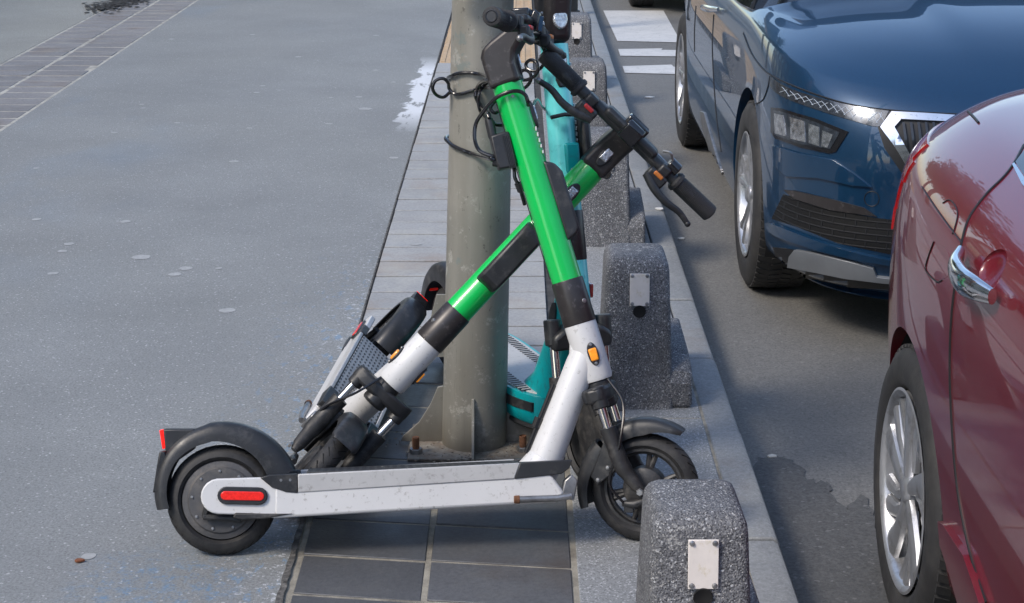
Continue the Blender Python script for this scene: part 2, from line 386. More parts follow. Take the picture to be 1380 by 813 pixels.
def crom(pts, n=8, closed=False):
    """Catmull-Rom through points (tuples)"""
    P = [V(p) for p in pts]; out = []; N = len(P)
    for i in range(N if closed else N - 1):
        p0 = P[(i - 1) % N] if closed or i > 0 else P[0] * 2 - P[1]
        p1, p2 = P[i], P[(i + 1) % N]
        p3 = P[(i + 2) % N] if closed or i + 2 < N else P[-1] * 2 - P[-2]
        for k in range(n):
            t = k / n
            out.append(.5 * ((2 * p1) + (p2 - p0) * t + (2 * p0 - 5 * p1 + 4 * p2 - p3) * t * t + (3 * p1 - p0 - 3 * p2 + p3) * t ** 3))
    if not closed: out.append(P[-1].copy())
    return out
def crom2(pts, n=6, closed=False): return [(p.x, p.y) for p in crom([(a, b, 0) for a, b in pts], n, closed)]

# ================================================================== SETTING
ROAD = -.12
def sheet(name, poly, z, m, thick=0, kind="structure"):
    b = MB(); n = len(poly)
    if thick: b.prism(poly, z - thick, z, axis=2)
    else: b.add([(x, y, z) for x, y in poly], [tuple(range(n))])
    o = b.build(name, m); tag(o, kind=kind); return o
sheet("ground", [(-400, -60), (400, -60), (400, 900), (-400, 900)], -.3, M['walk'])
sheet("pavement", [(-2.54, -8), (-.50, -8), (-.50, 60), (-2.54, 60)], 0, M['walk'], .3)
sheet("far_pavement", [(-9, -8), (-3.165, -8), (-3.165, 60), (-9, 60)], 0, M['walkfar'], .3)
sheet("road", [(.585, -8), (8, -8), (8, 60), (.585, 60)], ROAD, M['road'], .18)
# brick strip at left, two courses of pavers
def tiles(name, x0, x1, y0, y1, dy, m, gap=.006, z=0., skew=0., xs=None, bev=.002, thick=.06, jit=.0012, slope=True):
    b = MB(); xs = xs or [x0, x1]
    n = int(round((y1 - y0) / dy))
    for a, c in zip(xs[:-1], xs[1:]):
        for i in range(n):
            ya = y0 + i * dy + gap / 2; yb = y0 + (i + 1) * dy - gap / 2
            if yb > y1 + .01: yb = y1 + .01
            dz = random.uniform(-jit, jit); tx = random.uniform(-jit, jit); g = gap / 2
            g1 = random.uniform(0, gap * .3)
            P = [(a + g + g1, ya - skew * (a - xs[0])), (c - g, ya - skew * (c - xs[0])), (c - g, yb - skew * (c - xs[0])), (a + g + g1, yb - skew * (a - xs[0]))]
            vs = [(x, y, z - thick) for x, y in P] + [(x, y, z + dz + (tx if j in (1, 2) else -tx)) for j, (x, y) in enumerate(P)]
            b.add(vs, [(3, 2, 1, 0), (4, 5, 6, 7), (0, 1, 5, 4), (1, 2, 6, 5), (2, 3, 7, 6), (3, 0, 4, 7)])
    o = b.build(name, m, bevel=bev, seg=2); tag(o, kind="structure"); return o
sheet("strip_bed", [(-3.165, -8), (-2.54, -8), (-2.54, 60), (-3.165, 60)], -.002, M['mortar'], .2)
tiles("brick_path_strip", 0, 0, -1, 30, .2, M['striptile'], .022, 0, xs=[-3.155, -2.86, -2.55])
sheet("tile_bed", [(-.50, -1), (.502, -1), (.502, 4.95), (-.50, 4.95)], -.0025, M['grout'], .25)
sheet("tile_bed", [(-.50, 4.95), (.502, 4.95), (.502, 60), (-.50, 60)], -.008, M['bedgrey'], .25)
YD = 4.92
tiles("dark_tile_path", 0, 0, YD - 24 * .2 + .09, YD + .09, .2, M['tiledark'], .012, 0, skew=.12, xs=[-.478, -.195, .122])
tiles("grey_tile_path", 0, 0, YD + .02, 10.9, .2, M['tilegrey'], .013, 0, xs=[-.4985, -.195, .10], bev=.002)
tiles("tactile_paving", 0, 0, 10.9, 24, .3, M['tactile'], .010, 0, xs=[-.49, -.2, .1])
# raised bars of the tactile paving
b = MB()
for x in [-.46 + i * .062 for i in range(10)]:
    if abs(x + .2) < .02: continue
    b.prism([(x - .012, 10.95), (x + .012, 10.95), (x + .012, 23.9), (x - .012, 23.9)], -.001, .005, axis=2)
tag(b.build("tactile_ribs", M['tactile'], bevel=.002), kind="structure")
# granite strip below the bollards
ys = [0.4, 1.5, 2.4, 3.04, 3.82, 4.50, 5.4, 6.3, 7.2, 8.1, 9.0, 9.9, 10.8, 12, 13.2, 14.4, 16, 18, 20, 24]
b = MB()
for a, c in zip(ys[:-1], ys[1:]):
    dz = random.uniform(-.001, .001)
    b.prism([(.130, a + .003), (.494, a + .003), (.494, c - .003), (.130, c - .003)], -.06, dz, axis=2)
tag(b.build("granite_path_strip", M['granite'], bevel=.003), kind="structure")
# kerb stones
ks = [0, 1.6, 2.6, 3.70, 4.40, 5.03, 5.65, 6.35, 6.93, 7.7, 8.5, 9.4, 10.3, 11.2, 12.3, 13.4, 15, 17, 19, 22, 26]
b = MB()
for a, c in zip(ks[:-1], ks[1:]):
    d1 = random.uniform(-.003, .003); dz = random.uniform(-.003, .002)
    b.prism([(.500, -.2), (.500, dz), (.572 + d1, dz), (.583 + d1, dz - .006), (.590 + d1, dz - .02), (.596 + d1, -.2)][::-1], a + .003, c - .003, axis=1)
tag(b.build("kerb", M['kerbm'], bevel=.004), kind="structure")
# asphalt joint gutter between walkway and tiles (dark dirt line)
b = MB(); pts = []
y = -1.
L_, R_ = [], []
while y < 12:
    kk = max(0, min(1, (4.3 - y) / .8)); L_.append((-.4985 + random.uniform(-.001, .0005) * (1 + 3 * kk), y)); R_.append((-.494 + random.uniform(-.0005, .001) * (1 + 2 * kk) + .007 * kk, y)); y += .03
b.add([(x, y, .0035) for x, y in L_ + R_[::-1]], [tuple(range(len(L_) * 2))])
tag(b.build("dirt_joint", mat("joint_dirt", (.075, .072, .068), .95, var=.5, vscale=60, bump=1, bscale=200, dirt=(.2, .19, .17), dscale=30, damt=.5)), kind="structure")
# darker sheet with a ragged edge, laid on the road by the kerb
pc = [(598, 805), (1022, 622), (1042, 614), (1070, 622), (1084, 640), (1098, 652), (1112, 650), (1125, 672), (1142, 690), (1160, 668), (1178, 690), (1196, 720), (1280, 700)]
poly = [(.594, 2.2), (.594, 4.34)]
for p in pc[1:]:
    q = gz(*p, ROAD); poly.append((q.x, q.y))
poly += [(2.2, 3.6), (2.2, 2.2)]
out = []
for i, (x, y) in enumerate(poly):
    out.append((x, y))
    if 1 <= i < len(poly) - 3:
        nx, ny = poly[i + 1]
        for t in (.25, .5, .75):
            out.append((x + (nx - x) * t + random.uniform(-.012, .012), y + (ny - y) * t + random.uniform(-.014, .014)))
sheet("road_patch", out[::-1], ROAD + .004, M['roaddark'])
# painted road marks
def mark(pts):
    q = [gz(*p, ROAD) for p in pts]; return [(p.x, p.y) for p in q]
b = MB()
for pp in ([(813, 15), (894, 15), (918, 58), (832, 56)], [(833, 67), (893, 66), (891, 68), (1010, 70), (1015, 79), (925, 79), (923, 77), (836, 76)],
           [(839, 90), (905, 88), (908, 91), (1010, 92), (1015, 103), (925, 103), (922, 101), (842, 99)]):
    b.add([(x, y, ROAD + .004) for x, y in mark(pp)], [tuple(range(len(pp)))])
tag(b.build("road_markings", M['roadpaint']), kind="structure")
# stain patch + loose grit
def litter(px, py, z, s, label, m=(.6, .6, .58)):
    p = gz(px, py, z); b = MB()
    n = 9; pts = [(p.x + s * math.cos(2 * math.pi * i / n) * random.uniform(.6, 1.1), p.y + s * .7 * math.sin(2 * math.pi * i / n) * random.uniform(.6, 1.1)) for i in range(n)]
    b.prism(pts, z + .002, z + .007, axis=2)
    tag(b.build("paper_scrap", mat("scrap_paper", m, .8, var=.2, vscale=60), origin=(p.x, p.y, z), bevel=.001), label, "litter", "bits of litter on the road and kerb")
litter(875, 132, ROAD, .03, "small white paper scrap on the road below the painted stripes")
litter(889, 283, 0, .022, "tiny pale scrap on the kerb beside the third bollard")
litter(918, 323, ROAD, .018, "small crumpled white scrap on the road by the kerb edge")

b = MB()
for px, py, k_ in ((231,53,1),(507,48,1),(402,77,1.2),(506,95,1),(530,111,1),(354,116,1),(376,122,.6),(346,125,1),(484,131,1.2),(446,132,.8),(492,147,1.9),(191,141,.8),(193,146,1),(443,167,1.2),(239,166,1),(154,179,1),(336,173,.9),(531,213,1.4),(315,218,1.3),(49,227,1),(169,299,1.4),(49,296,1.2),(93,329,1.3),(84,339,1),(71,369,1.3),(190,347,2.1),(250,362,1.3),(236,370,1.4),(295,362,.7),(306,419,1.7),(120,750,.9),(560,329,1.6),(340,47,.8)):
    p = gz(px, py, 0); s_ = .017 * k_ * random.uniform(.85, 1.15) * (1 if py > 100 else 1.3); a0 = random.uniform(0, 6)
    pts = [(p.x + s_ * math.cos(2 * math.pi * i / 14) * random.uniform(.85, 1.1), p.y + s_ * math.sin(2 * math.pi * i / 14) * random.uniform(.85, 1.1)) for i in range(14)]
    b.add([(x, y, .0014) for x, y in pts], [tuple(range(14))])
tag(b.build("gum_spots", mat("trodden_gum", (.365, .375, .375), .8, var=.15, vscale=30, dirt=(.28, .285, .28), dscale=50, damt=.8)), "pale trodden gum spots scattered over the asphalt walkway", "gum", kind="stuff")
litter(107, 758, 0, .012, "small reddish brown dry leaf on the asphalt at lower left", (.20, .07, .03))
litter(1040, 617, ROAD, .016, "pale crumbs at the tip of the dark road patch", (.45, .45, .42))
b = MB()
for i in range(520):
    t_ = random.random(); p = gz(128 + t_ * 60 + random.gauss(0, 11), 13 - t_ * 15 + random.gauss(0, 3.4), 0); s_ = random.uniform(.006, .022)
    pts = [(p.x + s_ * math.cos(2 * math.pi * i_ / 7) * random.uniform(.6, 1.2), p.y + s_ * 1.8 * math.sin(2 * math.pi * i_ / 7) * random.uniform(.6, 1.2)) for i_ in range(7)]
    z_ = .003 + i * .00002; b.add([(x, y, z_) for x, y in pts], [tuple(range(7))])
tag(b.build("dirt_patch", mat("dark_dirt", (.04, .038, .035), .9, var=.4, vscale=20)), "dark scattered dirt on the brick strip at the top left", "dirt", kind="stuff")
# grit round the pole base
PB = V((-.111, 4.30, 0)); PR = .082
b = MB()
for i in range(900):
    a = random.uniform(0, 2 * math.pi); rr = PR + abs(random.gauss(0, .06)) + .004; s = random.uniform(.0015, .006)
    c = PB + V((rr * math.cos(a), rr * math.sin(a), .006)); 
    if c.y > 4.4: continue
    vs = [c + V((random.uniform(-1, 1), random.uniform(-1, 1), random.uniform(-.5, .8))).normalized() * s * random.uniform(.7, 1.3) for _ in range(6)]
    bm = bmesh.new(); [bm.verts.new(q) for q in vs]; bmesh.ops.convex_hull(bm, input=bm.verts); bm.verts.ensure_lookup_table(); bm.verts.index_update()
    b.add([v.co.copy() for v in bm.verts], [tuple(v.index for v in f.verts) for f in bm.faces]); bm.free()
tag(b.build("grit", M['lime']), kind="stuff", label="loose grit and dirt round the foot of the lamp pole", cat="grit")

# ================================================================== LAMP POLE
TOPP = gy(652, 0, 4.30); ax = (TOPP - gy(640, 606, 4.30)).normalized()
pole = empty("lamp_pole", PB, label="weathered grey steel pole with welded fins that two scooters lean on", cat="pole")
b = MB(); base = V((0, 0, 0)); b.tube([base, base + ax * 1.2, base + ax * 5.4], [.083, .0735, .052], 56); b.build("shaft", M['pole'], pole)
b = MB(); b.prism([(-.165, -.125), (.165, -.125), (.165, .13), (-.165, .13)], .001, .008, axis=2); b.build("base_plate", M['lime'], pole, bevel=.002)
for sx, hh, ex in ((-1, .155, .105), (1, .16, .10)):
    b = MB(); prof = [(sx * .070, .008), (sx * (.083 + ex), .008), (sx * (.083 + ex * .95), .022), (sx * (.083 + ex * .55), .060), (sx * (.083 + ex * .26), .11), (sx * .092, hh), (sx * .070, hh + .004)]
    b.prism(prof if sx > 0 else prof[::-1], -.004, .004, axis=1); b.build("fin", M['pole'], pole, bevel=.001)
b = MB(); b.prism([(-.160, .008), (-.070, .008), (-.070, .155), (-.086, .15), (-.10, .10), (-.13, .045), (-.16, .02)], -.0035, .0035, axis=0); b.build("fin", M['pole'], pole, bevel=.001)
for dx, dy, hh in ((-.145, -.085, .05), (.125, -.07, .042)):
    b = MB(); b.tube([(dx, dy, .006), (dx, dy, hh)], .0085, 16)
    for k in range(9): b.lathe([(.0085, .022 + k * .003), (.0095, .0235 + k * .003), (.0085, .025 + k * .003)], (dx, dy, 0), (0, 0, 1), 16)
    bo = b.build("anchor_bolt", M['rust'], pole)
    b = MB(); b.lathe([(0, .006), (.017, .006), (.017, .02), (0, .02)], (dx, dy, 0), (0, 0, 1), 6); b.build("nut", M['steel'], bo, bevel=.001)
# bent metal cover hanging at the left of the shaft
q = [gy(px, py, 4.27) - PB for px, py in ((597, 440), (606, 372), (607, 498), (586, 500))]
b = MB(); b.prism([(-.112, .235), (-.062, .235), (-.062, .40), (-.092, .40), (-.110, .33)], -.003, .003, axis=1); b.build("cover_plate", M['pole'], pole, bevel=.001)

# ================================================================== BOLLARDS
def rounded(w_, d_, r, n=5):
    out = []
    for cx, cy, a0 in ((w_ - r, d_ - r, 0), (-w_ + r, d_ - r, 90), (-w_ + r, -d_ + r, 180), (w_ - r, -d_ + r, 270)):
        for i in range(n + 1):
            a = R(a0 + 90 * i / n); out.append((cx + r * math.cos(a), cy + r * math.sin(a)))
    return out
def bollard(seed):
    rnd = random.Random(seed)
    t = empty("bollard")
    b = MB(); lev = [(0, .097, .145, .0, .012), (.10, .0945, .133, .006, .014), (.25, .0895, .116, .014, .016), (.365, .0855, .102, .022, .018), (.382, .0835, .098, .024, .020), (.396, .077, .086, .028, .020), (.402, .070, .076, .030, .020), (.404, .058, .062, .03, .02)]
    rings = []
    for z, wx, dy, oy, r in lev: rings.append([(x, y + oy, z) for x, y in rounded(wx, dy, r)])
    vs = [p for rg in rings for p in rg]; n = len(rings[0])
    fs = [(i * n + k, i * n + (k + 1) % n, (i + 1) * n + (k + 1) % n, (i + 1) * n + k) for i in range(len(rings) - 1) for k in range(n)]
    fs += [tuple(range(n))[::-1], tuple((len(rings) - 1) * n + k for k in range(n))]
    b.add(vs, fs); body = b.build("body", M['terrazzo'], t, smooth=60)
    b = MB(); b.prism([(-.135, 0), (.30, 0), (.30, .13), (.02, .125), (-.08, .115), (-.115, .10), (-.135, .07)][::-1], .08, .150, axis=0); b.build("foot", M['terrazzo'], t, bevel=.01, seg=3)
    # plate on the sloping front face
    ang = math.atan2(.041, .355); T = Matrix.Translation((.004, -.0895, .322)) @ Matrix.Rotation(-ang - .03, 4, 'X')
    b = MB(T); b.prism([(-.0265, -.044), (.0265, -.044), (.0265, .044), (-.0265, .044)], -.006, .0, axis=1); p = b.build("reflector_plate", M['plate'], t, bevel=.001)
    for x in (-.020, .020):
        for z in (-.038, .038):
            b = MB(T); b.lathe([(0, -.0105), (.003, -.0100), (.0052, -.006)], (x, 0, z), (0, 1, 0), 14); b.build("screw", M['steel'], p)
    b = MB(Matrix.Translation((.004, -.1045, .264))); b.lathe([(0, .0035), (.010, .0025), (.0165, .0), (.0175, .003)], (0, 0, 0), (0, 1, 0), 24); b.build("hole", M['under'], t)
    return t
labs = ["nearest concrete bollard with pale plate, cut by the bottom edge", "concrete bollard just behind the front wheel of the foreground scooter",
        "third concrete bollard from the front, behind the lower handlebar grip", "fourth concrete bollard, behind the upper grip and turquoise stem", "farthest concrete bollard at the top of the picture"]
pos = [(.318, 2.80 + .145), (.325, 4.565 + .145), (.322, 6.345 + .145), (.325, 8.13 + .145), (.325, 9.9 + .145)]
for i, (x, y) in enumerate(pos):
    t = bollard(i); t.location = (x, y, 0); t.rotation_euler.z = (.02, .0, -.02, .01, 0)[i]
    tag(t, labs[i], "bollard", "concrete bollards along the kerb")
# tall black post behind the last bollard
p = gz(771, 24, 0); t = empty("post", (p.x, p.y + .2, 0), label="slim black post standing behind the farthest bollard", cat="post")
b = MB(); b.tube([(0, 0, 0), (0, 0, 1.0)], .048, 24); b.build("shaft", M['carblack'], t)
b = MB(); b.tube([(0, 0, 0), (0, 0, .03)], .065, 24); b.build("collar", M['carblack'], t, bevel=.004)
b = MB(); b.tube([(-.075, -.02, 0), (-.075, -.02, 1.0)], .007, 10); b.build("side_rod", M['steel'], t)

# ================================================================== SCOOTERS (local frame: x forward, y left, z up)
def frame(o, s, u):
    s = V(s).normalized(); u = V(u).normalized(); u = (u - s * u.dot(s)).normalized(); w_ = u.cross(s)
    return Matrix(((s.x, w_.x, u.x, o[0]), (s.y, w_.y, u.y, o[1]), (s.z, w_.z, u.z, o[2]), (0, 0, 0, 1)))
def arc(cx, cz, r, a0, a1, n=14): return [(cx + r * math.cos(R(a0 + (a1 - a0) * i / n)), cz + r * math.sin(R(a0 + (a1 - a0) * i / n))) for i in range(n + 1)]
def tyre_prof(ro, ri, w_, n=9):
    pr = [(ri, -w_ * .36)]
    rt = w_ / 2
    for i in range(n + 1):
        a = math.pi * (i / n) - math.pi / 2
        pr.append((ro - rt * .95 + rt * .95 * math.cos(a), rt * math.sin(a)))
    pr.append((ri, w_ * .36)); return pr
def grooves(b, c, ro, T=None, n=34, w_=.05):
    for k in range(n):
        for sy in (-1, 1):
            a = 2 * math.pi * k / n
            p = []
            for t, yy in ((0, .004), (.5, .012), (1., .019)):
                aa = a + t * .16; r = ro - .0008 - (yy / (w_ / 2)) ** 2 * w_ / 2 * .38
                p.append((c[0] + r * math.cos(aa), sy * yy, c[1] + r * math.sin(aa)))
            b.tube(p, .0014, 4, T=T)
def strip_band(b, cx, cz, ro, ri, hw, a0, a1, n=20, T=None, round_=.35, taper=None):
    """mudguard shell: outer crown plus side cheeks, a swept U section"""
    sec = []
    for y, k in ((-1, 0), (-1, .35), (-.93, .72), (-.72, .93), (-.35, 1), (.35, 1), (.72, .93), (.93, .72), (1, .35), (1, 0)):
        sec.append((y * hw, ri + (ro - ri) * k))
    for y, k in ((.93, 0), (.90, .5), (.5, .84), (-.5, .84), (-.90, .5), (-.93, 0)):
        sec.append((y * hw, ri + (ro - ri) * k))
    vs = []; m = len(sec)
    for i in range(n + 1):
        f = i / n; a = R(a0 + (a1 - a0) * f); tp = taper(f) if taper else (1, 0)
        for y, r in sec:
            rr = ro + tp[1] - (ro - r) * tp[0]
            vs.append((cx + rr * math.cos(a), y * (1 if tp[0] > .5 else .6 + .8 * tp[0] * .5), cz + rr * math.sin(a)))
    fs = [(i * m + k, i * m + (k + 1) % m, (i + 1) * m + (k + 1) % m, (i + 1) * m + k) for i in range(n) for k in range(m)]
    fs += [tuple(range(m))[::-1], tuple(n * m + k for k in range(m))]
    b.add(vs, fs, T)

AX0 = V((.907, 0, .12)); AXD = V((-.2675, 0, .9635))    # steering axis of the green scooters
def axp(h, f=0., y=0.):
    """point on steering axis at frame height h, f forward (perpendicular), y sideways"""
    t = (h - .12) / AXD.z; q = AX0 + AXD * t; return q + V((AXD.z, 0, -AXD.x)) * f + V((0, y, 0))

def green_scooter(mw, steer, label, mat_deck, near):
    t = empty("electric_scooter", mw=mw, label=label, cat="scooter", group="green and white rental scooters locked to the pole")
    W_ = M['white']
    # --- deck body
    b = MB()
    body = [(.118, .083), (.735, .098), (.752, .118), (.715, .172), (.66, .172), (.172, .164), (.15, .16), (.12, .15)]
    b.prism(body[::-1], -.078, .078); deck = b.build("deck", W_, t, bevel=.007, seg=3)
    for sy in (-1, 1):
        y0, y1 = sorted((sy * .060, sy * .0765))
        b = MB(); arm = arc(.0, .134, .038, 265, 95, 10) + [(.05, .172), (.10, .172), (.135, .168), (.20, .160), (.20, .092), (.118, .0835), (.06, .092)]
        b.prism(arm, y0, y1); b.build("fork_arm", W_, t, bevel=.003)
        y0, y1 = sorted((sy * .070, sy * .0805))
        b = MB(); b.prism([(.171, .177), (.171, .137), (.642, .152), (.655, .187)][::1], y0, y1); b.build("side_rail", M['rail'], t, bevel=.0025)
        b = MB(); b.prism([(.171, .178), (.171, .136), (.145, .139), (.115, .150), (.09, .172), (.11, .177)], *sorted((sy * .062, sy * .0808))); r = b.build("rear_cap", M['black'], t, bevel=.002)
        for sx in (.135, .155):
            b = MB(); b.lathe([(0, .0), (.003, .0), (.0035, -.003)], (sx, sy * .0815, .165), (0, sy, 0), 12); b.build("screw", M['steel'], r)
        b = MB(); b.prism([(.655, .188), (.770, .190), (.763, .172), (.745, .160), (.642, .152)], *sorted((sy * .055, sy * .0812))); b.build("front_cap", M['black'], t, bevel=.002)
        # side reflector, red bar in a black oval
        T = Matrix.Translation((.052, sy * .0765, .134)) @ Matrix.Rotation(R(3), 4, 'Y')
        def oval(a, c): return [(x, z) for x, z in arc(a, 0, c, -90, 90, 8) + arc(-a, 0, c, 90, 270, 8)]
        b = MB(T); b.prism(oval(.035, .019), *sorted((0, sy * .006))); rf = b.build("side_reflector", M['black'], t, bevel=.002)
        b = MB(T); b.prism(oval(.037, .0095), *sorted((sy * .004, sy * .0085))); b.build("red_lens", M['red'], rf, bevel=.0015)
        b = MB(); b.prism([(.035, .098), (.10, .094), (.16, .092), (.10, .083), (.05, .082), (.03, .088)], *sorted((sy * .066, sy * .082))); b.build("arm_guard", M['blackdirty'], t, bevel=.003)
    b = MB(); b.prism([(.19, .180), (.66, .185), (.66, .176), (.19, .170)][::-1], -.068, .068); b.build("deck_mat", mat_deck, t, bevel=.001)
    # --- rear wheel
    rc = (.002, .1215)
    b = MB(); b.lathe(tyre_prof(.1205, .088, .054), (rc[0], 0, rc[1]), (0, 1, 0), 72); wheel = b.build("rear_wheel", M['rubber'], t)
    b = MB(); grooves(b, rc, .1205); b.build("tread", M['under'], wheel)
    b = MB(); b.lathe([(0, -.031), (.035, -.031), (.040, -.027), (.070, -.026), (.074, -.022), (.085, -.020), (.089, -.012), (.089, .012), (.085, .020), (.074, .022), (.070, .026), (.040, .027), (.035, .031), (0, .031)], (rc[0], 0, rc[1]), (0, 1, 0), 64)
    hub = b.build("hub_motor", M['hubgrey'], wheel)
    for k in range(9):
        a = R(40 * k + 12)
        for sy in (-1, 1):
            b = MB(); b.lathe([(0, .003), (.0028, .0025), (.004, 0)], (rc[0] + .064 * math.cos(a), sy * .026, rc[1] + .064 * math.sin(a)), (0, sy, 0), 10); b.build("hub_screw", M['steel'], hub)
    # drum-brake arm and barrel adjuster on the near side
    b = MB(); b.tube([(-.012, near * .036, .150), (-.025, near * .038, .118), (-.034, near * .038, .085)], [.008, .009, .007], 10)
    b.tube([(-.036, near * .040, .088), (-.010, near * .042, .086), (.03, near * .044, .083)], [.007, .006, .0075], 10); b.tube([(.03, near * .044, .083), (.045, near * .044, .082)], .010, 10)
    b.tube([(.045, near * .044, .082), (.13, near * .05, .086)], .004, 8); b.build("brake_arm", M['black'], t)
    # --- rear mudguard, tail lamp, flap
    b = MB(); strip_band(b, .004, .122, .168, .133, .038, 187, 21, 30, taper=lambda f: (.85 if f < .3 else .85 + (f - .3) * 1.3, -.024 * max(0, 1 - f / .5) ** 1.4 + (.003 if f > .5 else 0)))
    b.build("rear_mudguard", M['black'], t, smooth=50)
    b = MB(); b.tube([(.168 * math.cos(R(a)) * .83 + .004, 0, .122 + .168 * .83 * math.sin(R(a))) for a in range(70, 200, 10)], .0, 6)
    b = MB(); b.prism([(-.122, .281), (-.05, .279), (-.055, .235), (-.10, .205), (-.118, .235)], -.024, .024); tl = b.build("tail_lamp", M['black'], t, bevel=.004)
    b = MB(); b.prism([(-.130, .279), (-.120, .279), (-.116, .240), (-.124, .236)], -.022, .022); b.build("red_lens", M['redglow'] , tl, bevel=.002)
    b = MB(); b.prism([(-.146, .142), (-.128, .152), (-.112, .205), (-.118, .232), (-.130, .232), (-.136, .20)], -.030, .030); b.build("mud_flap", M['black'], t, bevel=.003)
    # --- down tube and head tube
    p0, p1 = V((.708, 0, .165)), axp(.435)
    b = MB(); b.tube([p0, p0.lerp(p1, .5), p0.lerp(p1, .86), p1 + V((.004, 0, .012))], [.040, .036, .035, .030], 36); b.build("down_tube", W_, t)
    b = MB(); b.tube([p0 + V((-.012, 0, -.01)), p0 + (p1 - p0) * .09], [.048, .040], 36); b.build("down_tube_collar", W_, t, bevel=.002)
    b = MB(); b.tube([p0.lerp(p1, .10) + V((-.043, 0, .012)), p0.lerp(p1, .66) + V((-.040, 0, .012))], .006, 10); b.tube([p0.lerp(p1, .30) + V((-.043, 0, .014)), p0.lerp(p1, .38) + V((-.043, 0, .014))], .011, 10); b.build("brake_cable", M['cable'], t)
    b = MB(); b.tube([axp(.362), axp(.37), axp(.486), axp(.492)], [.034, .037, .0365, .036], 40); b.build("head_tube", W_, t)
    b = MB(); b.prism([(p.x, p.z) for p in (axp(.47, -.03), axp(.40, -.055), axp(.375, -.03), axp(.45, .0))], -.014, .014); b.build("weld_gusset", W_, t, bevel=.008, seg=3)
    T0 = Matrix.Translation(axp(.42, .004)) @ Matrix.Rotation(R(-15.5), 4, 'Y')
    for sy in (-1, 1):
        el = [(.0125 * math.cos(a), .027 * math.sin(a)) for a in [2 * math.pi * i / 20 for i in range(20)]]
        b = MB(T0); b.prism(el, *sorted((sy * .030, sy * .0395))); sm = b.build("side_marker", M['black'], t, bevel=.002)
        b = MB(T0); b.prism([(-.0085, -.015), (.0085, -.015), (.0095, .013), (-.0095, .013)], *sorted((sy * .036, sy * .044))); b.build("amber_lens", M['amber'], sm, bevel=.003)
        for zz in (-.0215, .0215):
            b = MB(T0); b.lathe([(0, .0025), (.003, .002), (.004, 0)], (0, sy * .0395, zz), (0, sy, 0), 10); b.build("screw", M['steel'], sm)
    # --- clamp, stem, battery, reflectors
    b = MB(); b.tube([axp(.490), axp(.493), axp(.585), axp(.588)], [.0368, .0378, .0368, .0358], 40); b.build("stem_clamp", M['brown'], t)
    b = MB(); b.lathe([(0, .003), (.005, .002), (.0065, -.002)], axp(.535, .02, near * .031), (.5, near, 0), 14); b.build("clamp_bolt", M['steel'], t)
    b = MB(); b.tube([axp(.588), axp(1.03)], [.0342, .0342], 48); b.build("stem", M['green'], t)
    b = MB(); pts = []
    for h, f in ((.668, .024), (.676, .050), (.690, .060), (.815, .060), (.838, .048), (.850, .022)): q = axp(h, f); pts.append((q.x, q.z))
    b.prism(pts, -.027, .027); b.build("battery_pack", M['black'], t, bevel=.007, seg=3)
    b = MB(); b.tube([axp(.60, -.036), axp(1.0, -.036)], .0012, 6); b.build("stem_seam", M['black'], t)
    for h, mm in ((.955, 0), (1.075, 0)):
        T1 = Matrix.Translation(axp(h)) @ Matrix.Rotation(R(-15.5), 4, 'Y')
        el = [(.015 * math.cos(a), .030 * math.sin(a) * (1 if math.sin(a) > 0 else 1.15)) for a in [2 * math.pi * i / 20 for i in range(20)]]
        b = MB(T1); b.prism(el, .024, .0405, axis=0); sm = b.build("front_marker", M['black'], t, bevel=.003)
        b = MB(T1); b.prism([(-.010, -.017), (.010, -.017), (.010, .017), (-.010, .017)], .038, .044, axis=0); b.build("lens", M['lens'], sm, bevel=.004)
    b = MB(); b.lathe([(0, .002), (.0035, .0015), (.0045, -.001)], axp(1.0, .0, near * .0335), (0, near, 0), 12); b.build("stem_screw", M['steel'], t)
    for i in range(5):
        b = MB(); b.box(axp(.868 + i * .013, .0302, -.0150), (.003, .016, random.choice((.007, .009)))); b.build("letter", M['white'], t)
    # --- steering group
    TS = Matrix.Translation(AX0) @ Matrix.Rotation(steer, 4, AXD) @ Matrix.Translation(-AX0)
    b = MB(TS); prof = [axp(1.028, -.036), axp(1.100, -.036), axp(1.118, -.026), axp(1.128, -.005), axp(1.140, .030), axp(1.150, .060), axp(1.148, .082), axp(1.128, .084), axp(1.110, .066), axp(1.092, .046), axp(1.070, .036), axp(1.028, .036)]
    b.prism([(q.x, q.z) for q in prof], -.034, .034); neck = b.build("neck", M['brown'], t, bevel=.022, seg=5, smooth=50)
    bc = axp(1.135, .076)
    b = MB(TS); b.tube([bc + V((-.01, y, .0)) if abs(y) > .2 else bc + V((0, y, 0)) for y in (-.25, -.20, -.1, 0, .1, .20, .25)], .0145, 18); bar = b.build("handlebar", M['black'], t)
    b = MB(TS); b.box(bc + V((.0, 0, .012)), (.05, .16, .022)); b.build("bar_cover", M['black'], bar, bevel=.009)
    b = MB(TS); b.box(bc + V((-.004, 0, .030)), (.040, .060, .024)); b.build("display", M['gloss'], bar, bevel=.004)
    b = MB(TS); b.prism([(.030, -.10), (.030, .13), (.012, .02)], bc.z + .006, bc.z + .016, T=Matrix.Translation((bc.x - .045, 0, 0)), axis=2); b.build("top_plate", M['satin'], bar, bevel=.002)
